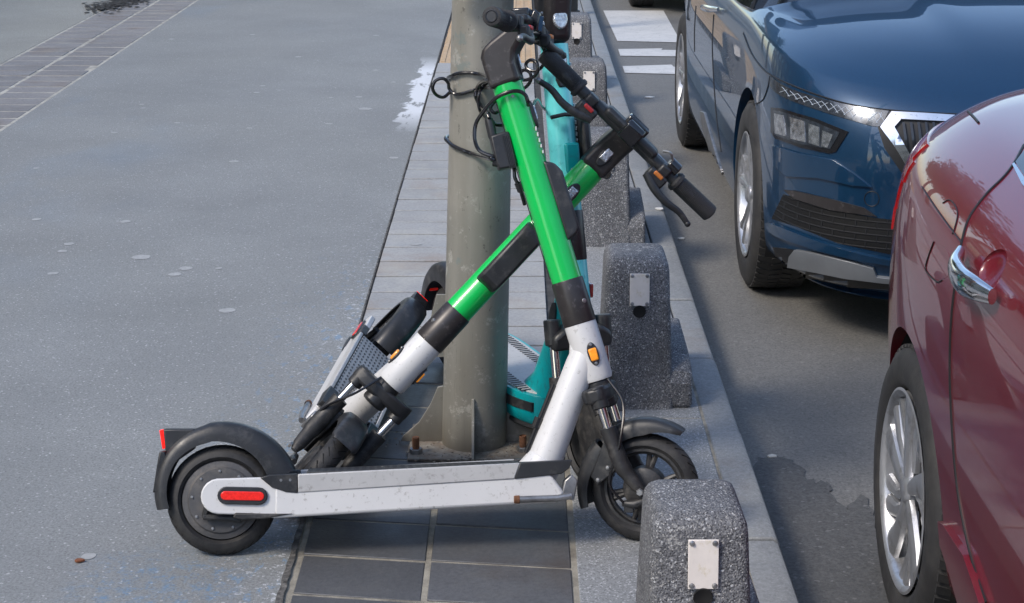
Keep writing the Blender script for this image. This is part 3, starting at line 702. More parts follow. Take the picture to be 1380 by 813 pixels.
    for sy in (-1, 1):
        g0 = bc + V((-.004, sy * .150, 0)); g1 = bc + V((-.012, sy * .272, 0)); 
        b = MB(TS); b.tube([g0, g0.lerp(g1, .04), g0.lerp(g1, .10), g0.lerp(g1, .12), g0.lerp(g1, .93), g0.lerp(g1, .98), g1], [.020, .0240, .0240, .0200, .0215, .0205, .015], 28)
        for k in range(30): b.lathe([(.0200, -.0009), (.0216, 0), (.0200, .0009)], g0.lerp(g1, .16 + .74 * k / 30), g1 - g0, 20)
        gr = b.build("grip", M['grip'], bar)
        b = MB(TS); b.lathe([(.0, .0), (.010, .0), (.012, .0015), (.014, 0)], g1 + V((0, sy * .001, 0)), (0, sy, 0), 20); b.build("grip_end", M['black'], gr)
        b = MB(TS); b.box(bc + V((.004, sy * .118, -.002)), (.036, .030, .034)); b.box(bc + V((.026, sy * .112, -.022)), (.026, .052, .030))
        lm = b.build("lever_mount", M['black'], bar, bevel=.006)
        path = crom([bc + V((.030, sy * .09, -.028)), bc + V((.040, sy * .125, -.040)), bc + V((.044, sy * .165, -.044)), bc + V((.040, sy * .205, -.040)), bc + V((.040, sy * .240, -.046))], 6)
        n_ = len(path); b = MB(TS); b.tube(path, [.0115 - .0050 * i / n_ for i in range(n_)], 14, flat=.8); lv = b.build("brake_lever", M['black'], bar)
        b = MB(TS); c = path[-1]; b.lathe([(.0075 * math.sin(math.pi * i / 8), -.0075 * math.cos(math.pi * i / 8)) for i in range(9)], c, (0, 1, 0), 16); b.build("lever_ball", M['black'] if sy > 0 else M['steel'], lv)
        b = MB(TS); b.prism([(-.014, -.022), (.010, -.022), (.012, .020), (-.008, .020)], 0, .006, T=Matrix.Translation(bc + V((.041, sy * .112, -.016))) , axis=0) if False else b.box(bc + V((.034, sy * .112, -.012)), (.014, .026, .010)); b.build("turn_switch", M['orange_sw'] if sy > 0 else M['red_sw'], bar, bevel=.003)
    b = MB(TS); bp = bc + V((-.0, .125, .020)); b.tube([bp + V((0, -.012, 0)), bp + V((0, .018, 0))], [.017, .017], 24); b.build("bell", M['gloss'], bar, bevel=.003)
    b = MB(TS); b.tube(crom([bp + V((.01, -.01, .012)), bp + V((.02, -.028, .022)), bp + V((.012, -.042, .012))], 5), .003, 8); b.build("bell_striker", M['steel'], bar)
    # front lamp under the bar
    b = MB(TS); b.prism([(p.x, p.z) for p in (axp(1.125, .075), axp(1.165, .112), axp(1.150, .122), axp(1.115, .105))], -.024, .024); b.build("head_lamp", M['gloss'], neck, bevel=.004)
    # fork
    b = MB(TS)
    b.tube([axp(.365), axp(.30)], .030, 28)
    b.prism([(-.082, -.018), (-.050, -.034), (.050, -.034), (.082, -.018), (.082, .014), (.055, .030), (-.055, .030), (-.082, .014)], 0, .034, T=Matrix.Translation(axp(.318)) @ Matrix.Rotation(R(-15.5), 4, 'Y') @ Matrix.Rotation(R(-90), 4, 'Z') , axis=2)
    b.build("fork_crown", M['black'], t, bevel=.008, seg=3)
    WX, WZ = .941, .1215
    for sy in (-1, 1):
        y = sy * .063
        b = MB(TS); b.tube([axp(.345, .004, y), axp(.235, .004, y)], .0105, 20); b.build("fork_tube", M['chrome'], t)
        b = MB(TS); b.tube([axp(.352, .004, y), axp(.305, .004, y)], .0185, 20); b.build("fork_cap", M['black'], t, bevel=.003)
        pl_ = [axp(.262, .004, y), axp(.255, .004, y), axp(.222, .006, y), axp(.175, .010, y), V((WX - .014, y, WZ + .020)), V((WX + .006, y, WZ - .002))]
        b = MB(TS); b.tube(crom(pl_, 5), [.0205] * 6 + [.0200] * 6 + [.021] * 5 + [.018, .0175, .017, .0165, .016, .015, .013, .011, .009][:9], 22, flat=.9, ref=(0, 1, 0)); lg = b.build("fork_leg", M['blackdirty'], t)
        b = MB(TS); b.lathe([(0, .006), (.007, .006), (.009, .003), (.009, 0)], (WX, y + sy * .012, WZ), (0, sy, 0), 6); b.build("axle_nut", M['steel'], lg)
    # front mudguard
    b = MB(TS); strip_band(b, WX, WZ, .146, .120, .036, 54, 130, 16, taper=lambda f: (.45 + min(1, f * 2.2) * 1.0, .012 * (1 - f) ** 2 + .008 * math.sin(math.pi * f))); 
    mg = b.build("front_mudguard", M['black'], t, smooth=50)
    b = MB(TS); strip_band(b, WX, WZ, .152, .118, .034, 135, 198, 14, taper=lambda f: (1.15 - .5 * f, .0)); b.build("mudguard_tail", M['black'], mg, smooth=50)
    for sy in (-1, 1):
        b = MB(TS); b.prism([(WX - .075, WZ + .125), (WX - .055, WZ + .12), (WX - .045, WZ + .07), (WX - .06, WZ + .04), (WX - .10, WZ + .01), (WX - .115, WZ + .03), (WX - .095, WZ + .08)], *sorted((sy * .034, sy * .046)))
        br = b.build("mudguard_bracket", M['black'], mg, bevel=.003)
        for x, z in ((-.062, .10), (-.075, .05), (-.098, .022)):
            b = MB(TS); b.lathe([(0, .003), (.004, .002), (.0055, -.001)], (WX + x, sy * .047, WZ + z), (0, sy, 0), 12); b.build("bolt", M['steel'], br)
    # front wheel with spokes
    b = MB(TS); b.lathe(tyre_prof(.1215, .088, .052), (WX, 0, WZ), (0, 1, 0), 72); fw = b.build("front_wheel", M['rubber'], t)
    b = MB(TS); grooves(b, (WX, WZ), .1215); b.build("tread", M['under'], fw)
    b = MB(TS); b.lathe([(.089, -.020), (.089, .020), (.083, .020), (.080, .012), (.076, .010), (.076, -.010), (.080, -.012), (.083, -.020)], (WX, 0, WZ), (0, 1, 0), 56, close=True)
    for k in range(6):
        a = R(60 * k + 15)
        for da in (-.10, .10):
            b.tube([(WX + .03 * math.cos(a), 0, WZ + .03 * math.sin(a)), (WX + .082 * math.cos(a + da), 0, WZ + .082 * math.sin(a + da))], [.008, .0055], 8)
    b.build("rim", M['blackdirty'], fw)
    b = MB(TS); b.lathe([(0, -.030), (.036, -.030), (.046, -.024), (.048, -.010), (.048, .010), (.046, .024), (.036, .030), (0, .030)], (WX, 0, WZ), (0, 1, 0), 40); b.build("drum", M['blackdirty'], fw)
    b = MB(TS); b.tube([(WX + .01, near * .045, WZ - .022), (WX - .018, near * .047, WZ - .032), (WX - .045, near * .045, WZ - .030)], [.008, .011, .007], 10); b.box((WX - .03, near * .045, WZ - .04), (.022, .012, .020)); b.build("caliper", M['black'], t, bevel=.002)
    b = MB(TS); b.tube(crom([axp(.36, .03, near * .03), axp(.30, .05, near * .05), axp(.22, .02, near * .078), V((WX - .07, near * .06, WZ + .02)), V((WX - .04, near * .05, WZ - .03))], 7), .0032, 8); b.build("front_cable", M['cable'], t)
    # kickstand folded along the deck
    b = MB(); b.prism([(.745, .108), (.772, .100), (.782, .145), (.768, .158), (.752, .145), (.748, .128)], *sorted((near * .045, near * .075))); kb = b.build("kickstand", M['steel'], t, bevel=.003)
    b = MB(); b.tube([(.765, near * .082, .112), (.735, near * .086, .108), (.645, near * .088, .108)], .0075, 12); b.build("kickstand_leg", M['steel'], kb)
    b = MB(); b.lathe([(0, .004), (.008, .004), (.009, 0), (.009, -.008)], (.643, near * .088, .108), (-1, 0, 0), 14); b.build("kickstand_foot", M['rust'], kb)
    return t

# foreground scooter: stands across the picture, leaning back on the pole
A0 = gz(300, 748); A1 = gz(868, 729)
sA = (A1 - A0).normalized(); backA = V((0, 0, 1)).cross(sA); lamA = R(18)
uA = V((0, 0, 1)) * math.cos(lamA) + backA * math.sin(lamA)
green_scooter(frame(A0, sA, uA), R(-18), "foreground scooter with white deck broadside to the camera and its green stem tilted left", M['deckblack'], -1)
# second scooter: nose toward the camera, lying over to the right behind the first
lamB = R(43.5)
uB = V((math.sin(lamB), 0, math.cos(lamB))); sB = V((-.085, -1, 0)).normalized()
B1 = V((-.556, 3.90, .008))
green_scooter(frame(B1 - sB * .94, sB, uB), R(0), "scooter behind, leaning hard right, with its handlebar across the bollards", M['deckmat'], -1)

# ================================================================== TURQUOISE SCOOTER
def teal_scooter(mw):
    t = empty("electric_scooter", mw=mw, label="turquoise scooter standing behind the pole, mostly hidden by the others", cat="scooter")
    ax0 = V((.93, 0, .125)); ad = V((-.245, 0, .97)).normalized()
    def ap(h, f=0., y=0.): q = ax0 + ad * ((h - .125) / ad.z); return q + V((ad.z, 0, -ad.x)) * f + V((0, y, 0))
    out = [(.10, .0), (.13, .055), (.20, .085), (.30, .098), (.55, .098), (.66, .088), (.73, .060), (.755, .028)]
    pl_ = [(x, y) for x, y in crom2(out, 4)]; pl_ = pl_ + [(x, -y) for x, y in pl_[::-1][:-1]]
    def ring(k, z): return [(.42 + (x - .42) * k[0], y * k[1], z) for x, y in pl_]
    def loft(levels):
        b = MB(); n = len(pl_); vs = []
        for k, z in levels: vs += ring(k, z)
        fs = [(i * n + j, i * n + (j + 1) % n, (i + 1) * n + (j + 1) % n, (i + 1) * n + j) for i in range(len(levels) - 1) for j in range(n)]
        fs += [tuple(range(n))[::-1], tuple((len(levels) - 1) * n + j for j in range(n))]
        b.add(vs, fs); return b
    loft([((.96, .82), .075), ((.99, .94), .088), ((1, 1), .11), ((1, 1), .150), ((.995, .985), .160)]).build("deck", M['tealdark'], t, smooth=50, bevel=.001)
    loft([((.965, .84), .064), ((.98, .90), .070), ((.975, .88), .079)]).build("skid_plate", M['black'], t)
    loft([((.955, .87), .1605), ((.95, .86), .1635)]).build("deck_mat", M['rail'], t)
    b = MB()
    for sy in (-1, 1):
        for i in range(30): b.box((.23 + i * .016, sy * .062, .164), (.006, .028, .002))
        b.prism(crom2([(.28, .097), (.40, .1025), (.55, .1025), (.66, .092), (.735, .062)], 4) + crom2([(.735, .055), (.66, .085), (.55, .094), (.40, .094), (.28, .092)], 4), .118, .142, T=Matrix.Scale(sy, 4, (0, 1, 0)), axis=2)
    b.build("side_bumper", M['black'], t, smooth=40)
    # neck blade, tapering up to the head
    b = MB()
    sec = []
    for (x0, x1, hw, z) in ((.60, .775, .046, .158), (.655, .79, .036, .20), (.715, .825, .031, .30), (.765, .855, .030, .40), (.79, .88, .031, .455)):
        m_, a_ = (x0 + x1) / 2, (x1 - x0) / 2
        sec.append([(m_ + a_ * math.copysign(abs(math.cos(q)) ** .6, math.cos(q)), hw * math.copysign(abs(math.sin(q)) ** .6, math.sin(q)), z) for q in [2 * math.pi * i / 28 for i in range(28)]])
    vs = [p for q in sec for p in q]; n = 28
    b.add(vs, [(i * n + j, i * n + (j + 1) % n, (i + 1) * n + (j + 1) % n, (i + 1) * n + j) for i in range(len(sec) - 1) for j in range(n)] + [tuple(range(n))[::-1], tuple((len(sec) - 1) * n + j for j in range(n))])
    b.build("neck_frame", M['tealdark'], t, smooth=45)
    for sy in (-1, 1):
        el = [(.018 * math.cos(a) , .045 * math.sin(a)) for a in [2 * math.pi * i / 24 for i in range(24)]]
        b = MB(Matrix.Translation((.788, 0, .375)) @ Matrix.Rotation(R(18), 4, 'Y')); b.prism(el, *sorted((sy * .029, sy * .035))); b.build("emblem_plate", M['black'], t, bevel=.001)
    b = MB(); b.tube([ap(.38), ap(.53)], [.037, .035], 36); b.build("head_tube", M['teal'], t)
    b = MB(); b.box(ap(.455, -.0, .040), (.024, .010, .034)); b.build("amber_reflector", M['taillamp'], t, bevel=.003)
    b = MB(); b.tube([ap(.528), ap(.532), ap(.64), ap(.644)], [.035, .0365, .0355, .034], 36); b.build("stem_clamp", M['brown'], t)
    b = MB(); b.tube([ap(.642), ap(1.03)], [.0335, .0335], 44); b.build("stem", M['teal'], t)
    b = MB(); b.prism([(p.x, p.z) for p in (ap(.70, -.045), ap(.86, -.045), ap(.86, .045), ap(.70, .045))], .036, .060); b.build("battery_case", M['black'], t, bevel=.008)
    b = MB(); b.prism([(p.x, p.z) for p in (ap(.73, -.01), ap(.80, -.01), ap(.80, .040), ap(.73, .040))], -.01, .028); b.build("lock_housing", M['tealdark'], t, bevel=.006)
    b = MB(); b.tube([ap(.86, .05, .05), ap(.865, .052, -.01), ap(.86, .05, -.045)], .005, 8); b.build("holder_strap", M['black'], t); b = MB(); b.tube([ap(.70, .05, .05), ap(.695, .052, -.0), ap(.70, .05, -.045)], .005, 8); b.build("holder_strap", M['black'], t)
    for i in range(22):
        if i % 8 == 7: continue
        b = MB(); b.box(ap(.70 + i * .0135, .010, .0325), (.016, .003, random.choice((.0045, .0035, .005)) * 1.9)); b.build("letter", M['white'], t)
    # smoked reflector on the stem
    T1 = Matrix.Translation(ap(.965)) @ Matrix.Rotation(R(-14.2), 4, 'Y')
    b = MB(T1); b.prism([(-.016, .045), (.016, .045), (.016, -.02), (.010, -.038), (-.010, -.038), (-.016, -.02)], .020, .0365, axis=0); rr = b.build("front_marker", M['black'], t, bevel=.004)
    b = MB(T1); b.prism([(-.013, .042), (.013, .042), (.012, -.016), (-.012, -.016)], .034, .039, axis=0); b.build("lens", M['lens'], rr, bevel=.003)
    b = MB(); prof = [ap(1.03, -.036), ap(1.16, -.038), ap(1.20, -.02), ap(1.21, .05), ap(1.17, .085), ap(1.10, .055), ap(1.03, .036)]
    b.prism([(p.x, p.z) for p in prof], -.034, .034); b.build("neck", M['brown'], t, bevel=.02, seg=4)
    b = MB(Matrix.Translation(ap(1.085)) @ Matrix.Rotation(R(-14.2), 4, 'Y')); b.prism([(.019 * math.cos(a), .026 * math.sin(a)) for a in [2 * math.pi * i / 24 for i in range(24)]], .03, .054, axis=0); b.build("head_lamp", M['lens'], t, bevel=.004)
    bc = ap(1.185, .05)
    b = MB(); b.tube([bc + V((-.02, -.27, 0)), bc + V((0, -.12, -.008)), bc + V((0, .12, -.008)), bc + V((-.02, .27, 0))], .014, 16); bar = b.build("handlebar", M['black'], t)
    for sy in (-1, 1):
        g0, g1 = bc + V((-.01, sy * .15, 0)), bc + V((-.022, sy * .285, 0)); b = MB(); b.tube([g0, g0.lerp(g1, .1), g1], [.021, .018, .018], 20); b.build("grip", M['grip'], bar, bevel=.002)
        b = MB(); b.tube(crom([bc + V((.02, sy * .10, -.015)), bc + V((.05, sy * .14, -.03)), bc + V((.045, sy * .23, -.03))], 6), .006, 10); b.build("brake_lever", M['black'], bar)
    b = MB(); b.prism([(-.078, 0), (.078, 0), (.078, .035), (.05, .055), (-.05, .055), (-.078, .035)][::-1], -.03, .026, T=Matrix.Translation(ap(.325)), axis=0); b.build("fork_crown", M['black'], t, bevel=.01)
    WX, WZ = .955, .125
    for sy in (-1, 1):
        y = sy * .066
        b = MB(); b.tube([ap(.36, 0, y), ap(.24, 0, y)], .011, 18); b.build("fork_tube", M['chrome'], t)
        b = MB(); b.tube([ap(.395, 0, y), ap(.335, 0, y)], .021, 20); b.build("fork_cap", M['black'], t, bevel=.003)
        b = MB(); b.tube([ap(.26, 0, y), ap(.18, 0, y), V((WX, y, WZ + .01)), V((WX + .004, y, WZ - .012))], [.019, .019, .017, .012], 20); b.build("fork_leg", M['blackdirty'], t)
    def wheel(nm, cx, r, w_):
        b = MB(); b.lathe(tyre_prof(r, r * .72, w_), (cx, 0, r), (0, 1, 0), 64); wl = b.build(nm, M['rubber'], t)
        b = MB(); grooves(b, (cx, r), r, n=40, w_=w_); b.build("tread", M['under'], wl)
        b = MB(); b.lathe([(0, -.034), (.05, -.032), (r * .6, -.024), (r * .73, -.018), (r * .73, .018), (r * .6, .024), (.05, .032), (0, .034)], (cx, 0, r), (0, 1, 0), 48); b.build("hub", M['blackdirty'], wl)
    wheel("front_wheel", WX, .125, .060); wheel("rear_wheel", .0, .125, .060)
    b = MB(); strip_band(b, WX, WZ, .152, .132, .038, 40, 150, 18, taper=lambda f: (1, 0)); b.build("front_mudguard", M['black'], t, smooth=50)
    b = MB(); strip_band(b, .0, .125, .182, .138, .044, 20, 178, 28, taper=lambda f: (1.25 - .35 * abs(f - .45), .012 * math.sin(math.pi * f))); b.build("rear_mudguard", M['black'], t, smooth=50)
    b = MB(); b.box((-.168, 0, .20), (.012, .030, .014)); b.build("tail_lamp", M['red'], t, bevel=.004)
    for sy in (-1, 1):
        b = MB(); b.prism([(-.02, .11), (.0, .10), (.16, .085), (.2, .10), (.2, .15), (.12, .155), (.0, .145)], *sorted((sy * .046, sy * .058))); b.build("fork_arm", M['tealdark'], t, bevel=.003)
    return t
C1 = V((.176, 4.03, 0)); C0 = V((-.222, 5.0, 0)); sC = (C1 - C0).normalized()
teal_scooter(frame(C1 - sC * .955, sC, V((.008, .0, 1)).normalized()))

# ================================================================== CABLE LOCK
def plA(px, py, off=0.):
    n = sA.cross(uA)   # points toward the camera
    d = ray(px, py); k = ((A0 + n * off - CAM).dot(n)) / d.dot(n); return CAM + d * k
def poleY(px, py, off=.006, back=False):
    """point on the shaft surface seen at that place"""
    d = ray(px, py); q = gy(px, py, 4.30); c = PB + ax * ((q.z) / ax.z)
    r = .083 - .0079 * q.z + off
    A_ = d.x * d.x + d.y * d.y; B_ = -2 * (d.x * (c.x) + d.y * (c.y)); C_ = c.x ** 2 + c.y ** 2 - r * r
    D_ = B_ * B_ - 4 * A_ * C_
    if D_ < 0: return q
    k = (-B_ + (1 if back else -1) * math.sqrt(D_)) / (2 * A_); return CAM + d * k
lk = empty("cable_lock", label="black coiled cable lock looped round the pole with its box on the green stem", cat="cable lock")
def cab(name, pts, r=.0045, seg=10, par=lk): b = MB(); b.tube(crom(pts, 7), r, seg); return b.build(name, M['cable'], par)
P_ = poleY
cab("cable", [plA(672, 112, -.04), plA(662, 106, -.02), P_(650, 101, .03), P_(636, 98.5, .008), P_(620, 98.5), P_(609, 102, .008), gy(603.5, 106, 4.31), P_(612, 110, .01, True), P_(640, 113, .01, True), P_(675, 112, .01, True), gy(693, 113, 4.30), gy(700, 119, 4.22),
    gy(708, 118, 4.20), gy(715, 109, 4.195), gy(714.5, 99, 4.20), gy(707, 94.5, 4.215), gy(700.5, 99, 4.225), gy(702, 106, 4.22), gy(709, 108, 4.21), gy(720, 103, 4.195), gy(725, 94.5, 4.19), gy(722.6, 84, 4.195), gy(715, 81, 4.21), gy(709, 86, 4.22), gy(711, 93, 4.215), gy(720, 96, 4.205), gy(728.5, 92, 4.2), gy(733.7, 83, 4.2), gy(734, 70, 4.2), gy(728, 55, 4.18)], .0042)
cab("cable", [plA(672, 117, -.045), plA(661, 118, -.02), P_(653, 119), P_(639, 121.5), P_(624, 126), P_(613, 127, .008), gy(605.5, 120, 4.25), gy(604, 112, 4.245), gy(597, 106, 4.24), gy(587, 109, 4.24), gy(583, 119, 4.24), gy(588, 128, 4.25), gy(598, 131, 4.26), gy(607, 124, 4.28), P_(618, 119, .01, True), P_(640, 118, .01, True)], .0042)
cab("cable", [plA(670, 101, -.04), plA(657, 107, -.0), P_(646, 114, .016), P_(641, 129, .016), P_(648.5, 143.6, .018), plA(658, 153, -.01), plA(659, 163, 0)], .005)
cab("cable", [plA(672, 108, -.04), P_(655, 113, .02), P_(645, 128, .024), P_(646, 146, .02), P_(651, 156, .022), plA(657, 164, 0)], .0042)
cab("cable", [plA(712, 142, .03), plA(711, 136, .042), plA(707.5, 127.6, .046), plA(698, 123, .046), plA(683, 125, .044), plA(666, 134, .03), plA(651, 151, .01), plA(641, 168, .0), plA(640, 188, .0), plA(646, 203, .0), plA(661, 210, .01), plA(668, 211, .01)], .0045)
cab("cable", [plA(668, 217, .0), plA(660, 214, .0), P_(644, 210, .035), P_(624, 203), P_(611, 197), P_(604, 191, .004), gy(601, 187, 4.30), P_(606, 184, .01, True), P_(640, 184, .01, True), P_(676, 190, .01, True), gy(686, 196, 4.28)], .0052)
cab("cable", [plA(684, 148, -.05), plA(672, 151, -.02), plA(666, 152, -.01), plA(661, 146, -.01), plA(666, 138, -.01), plA(674, 134, -.045)], .0042)
cab("cable", [plA(690, 169, -.05), plA(678, 169, -.02), plA(668, 168, -.01), plA(664, 164, -.0)], .0042)
cab("cable", [plA(691, 222, -.0), plA(693, 230, -.01), plA(694, 240, -.01), plA(699, 250, -.012), plA(703, 262, -.03), plA(707, 276, -.045)], .0042)
cab("cable", [plA(712, 150, .0), gy(717, 144, 4.0), gy(723.5, 134, 4.1), gy(730, 143.6, 4.2), gy(740, 152, 4.3)], .0036)
b = MB(); b.tube([plA(658.5, 160, 0), plA(660, 166, 0), plA(664, 184, .0), plA(667, 191, .0)], [.009, .0105, .0105, .0085], 18); b.build("plug", M['black'], lk, bevel=.001)
b = MB(); b.tube([plA(699, 247, -.012), plA(702, 258, -.02)], [.010, .008], 12); b.build("cable_end", M['black'], lk)
def slab(pp, o0, o1):
    b = MB(); v1 = [plA(*p, o0) for p in pp]; n = sA.cross(uA); v2 = [v + n * (o1 - o0) for v in v1]; k = len(pp)
    b.add(v1 + v2, [tuple(range(k))[::-1], tuple(range(k, 2 * k))] + [(i, (i + 1) % k, k + (i + 1) % k, k + i) for i in range(k)]); return b
lb = slab([(659, 187), (676, 181), (684, 180), (695, 223), (690, 228), (671, 231), (667, 222)], -.022, .022).build("lock_box", M['black'], lk, bevel=.004)
b = MB()
for i in range(5):
    q0, q1 = (677 + i * 2.2, 183), (687.5 + i * 2.2 * .9, 226); b.tube([plA(*q0, .0225), plA(*q1, .0225)], .0012, 6)
b.build("rib", M['black'], lb)
b = MB(); b.tube([plA(665, 218, .005), plA(672, 219, .008)], .011, 16); b.build("key_boss", M['black'], lb)

# ================================================================== CARS
def cr1(vals, t):
    n = len(vals) - 1; i = min(int(t), n - 1); f = t - i
    p = [vals[max(0, min(n, i + k))] for k in (-1, 0, 1, 2)]
    if i == 0: p[0] = 2 * p[1] - p[2]
    if i >= n - 1: p[3] = 2 * p[2] - p[1]
    return .5 * (2 * p[1] + (p[2] - p[0]) * f + (2 * p[0] - 5 * p[1] + 4 * p[2] - p[3]) * f * f + (3 * p[1] - p[0] - 3 * p[2] + p[3]) * f ** 3)
def pillow(levels, cx, a=3.5, bexp=9., nph=320, nlev=9, zmod=None, ab=None):
    """levels: (z, halfwidth, y_front, y_rear); a stack of plan outlines lofted bottom to top, closed at both ends"""
    K = len(levels) - 1; rows = []
    base = []
    # outline sampled evenly along its length
    raw = []
    for i in range(4000):
        q = 2 * math.pi * i / 4000; c, s_ = math.cos(q), math.sin(q)
        rr = 1.0
        lo, hi = 0., 2.
        for _ in range(26):
            m_ = (lo + hi) / 2
            if abs(m_ * c) ** a + abs(m_ * s_) ** bexp > 1: hi = m_
            else: lo = m_
        raw.append((lo * c, lo * s_))
    Ls = [0]
    for i in range(1, 4001):
        p, q = raw[i % 4000], raw[i - 1]; Ls.append(Ls[-1] + math.hypot((p[0] - q[0]) * .9, (p[1] - q[1]) * 2.1))
    j = 0
    for k in range(nph):
        tgt = Ls[-1] * k / nph
        while Ls[j + 1] < tgt: j += 1
        base.append(raw[j])
    vs = []; N = K * nlev + 1
    for r in range(N):
        t = r / nlev
        z, w_, yf, yr = (cr1([l[m] for l in levels], t) for m in range(4)); w_ = max(w_, 0.0)
        yc, hl = (yf + yr) / 2, (yr - yf) / 2
        for (x, y) in base:
            X, Y_ = cx + x * w_, yc + y * hl; Z = z
            if zmod: Z += zmod(X, Y_, t)
            vs.append((X, Y_, Z))
    n = nph
    fs = [(i * n + k, i * n + (k + 1) % n, (i + 1) * n + (k + 1) % n, (i + 1) * n + k) for i in range(N - 1) for k in range(n)]
    b = MB(); b.add(vs, fs); return b
def ev(o, mods=None):
    dg = bpy.context.evaluated_depsgraph_get(); e = o.evaluated_get(dg); me = bpy.data.meshes.new_from_object(e)
    return me
def cut(o, cutters):
    for c in cutters:
        m = o.modifiers.new("cut", 'BOOLEAN'); m.operation = 'DIFFERENCE'; m.solver = 'EXACT'; m.object = c
    me = ev(o); o.modifiers.clear(); o.data = me
    for c in cutters: bpy.data.objects.remove(c, do_unlink=True)
    for p in me.polygons: p.use_smooth = True
    me.set_sharp_from_angle(angle=R(38))
def bvh(o):
    me = o.data; return BVHTree.FromPolygons([v.co.copy() for v in me.vertices], [tuple(p.vertices) for p in me.polygons])
class Car:
    """surface details are cut as outlines out of the body's own surface and given thickness"""
    def __init__(s, tree, root, og): s.t = tree; s.root = root; s.og = og
    def hit(s, px, py):
        d = ray(px, py).normalized(); loc, nrm, i, dist = s.t.ray_cast(CAM, d)
        if loc is None: return None
        if nrm.dot(d) > 0: nrm = -nrm
        return loc, nrm
    def patch(s, name, poly, m, up=.002, down=.004, step=7., parent=None, bevel=0, smooth=45):
        bm = bmesh.new(); bm.faces.new([bm.verts.new((x, y, 0)) for x, y in poly])
        xs = [p[0] for p in poly]; ys = [p[1] for p in poly]
        for axx, lo, hi in ((0, min(xs), max(xs)), (1, min(ys), max(ys))):
            q = lo + step / 2
            while q < hi:
                co = V((q, 0, 0)) if axx == 0 else V((0, q, 0)); no = V((1, 0, 0)) if axx == 0 else V((0, 1, 0))
                bmesh.ops.bisect_plane(bm, geom=bm.verts[:] + bm.edges[:] + bm.faces[:], plane_co=co, plane_no=no); q += step
        bmesh.ops.triangulate(bm, faces=[f for f in bm.faces if len(f.verts) > 4])
        bm.verts.index_update(); top = []; bot = []; ok = True; last = None
        for v in bm.verts:
            h = s.hit(v.co.x, v.co.y)
            if h is None: h = last
            if h is None: bm.free(); return None
            last = h
            top.append(h[0] + h[1] * up); bot.append(h[0] - h[1] * down)
        n = len(top); fs = []
        for f in bm.faces:
            ids = [v.index for v in f.verts]; fs.append(tuple(ids)); fs.append(tuple(i + n for i in ids[::-1]))
        for e in bm.edges:
            if len(e.link_faces) == 1: a_, c_ = e.verts[0].index, e.verts[1].index; fs.append((a_, c_, c_ + n, a_ + n))
        bm.free()
        b = MB(); b.add(top + bot, fs); b.v = [p - s.og for p in b.v]
        return b.build(name, m, parent or s.root, bevel=bevel, smooth=smooth)
    def line(s, name, pts, m, wpx=1.2, up=.0012, down=.003, parent=None, r=None):
        P = [(p.x, p.y) for p in crom([(x, y, 0) for x, y in pts], 6)] ; path = []
        for p in P:
            h = s.hit(*p)
            if h: path.append(h[0] + h[1] * up - s.og)
        if len(path) < 2: return None
        b = MB(); b.tube(path, r or .0022, 6); return b.build(name, m, parent or s.root)
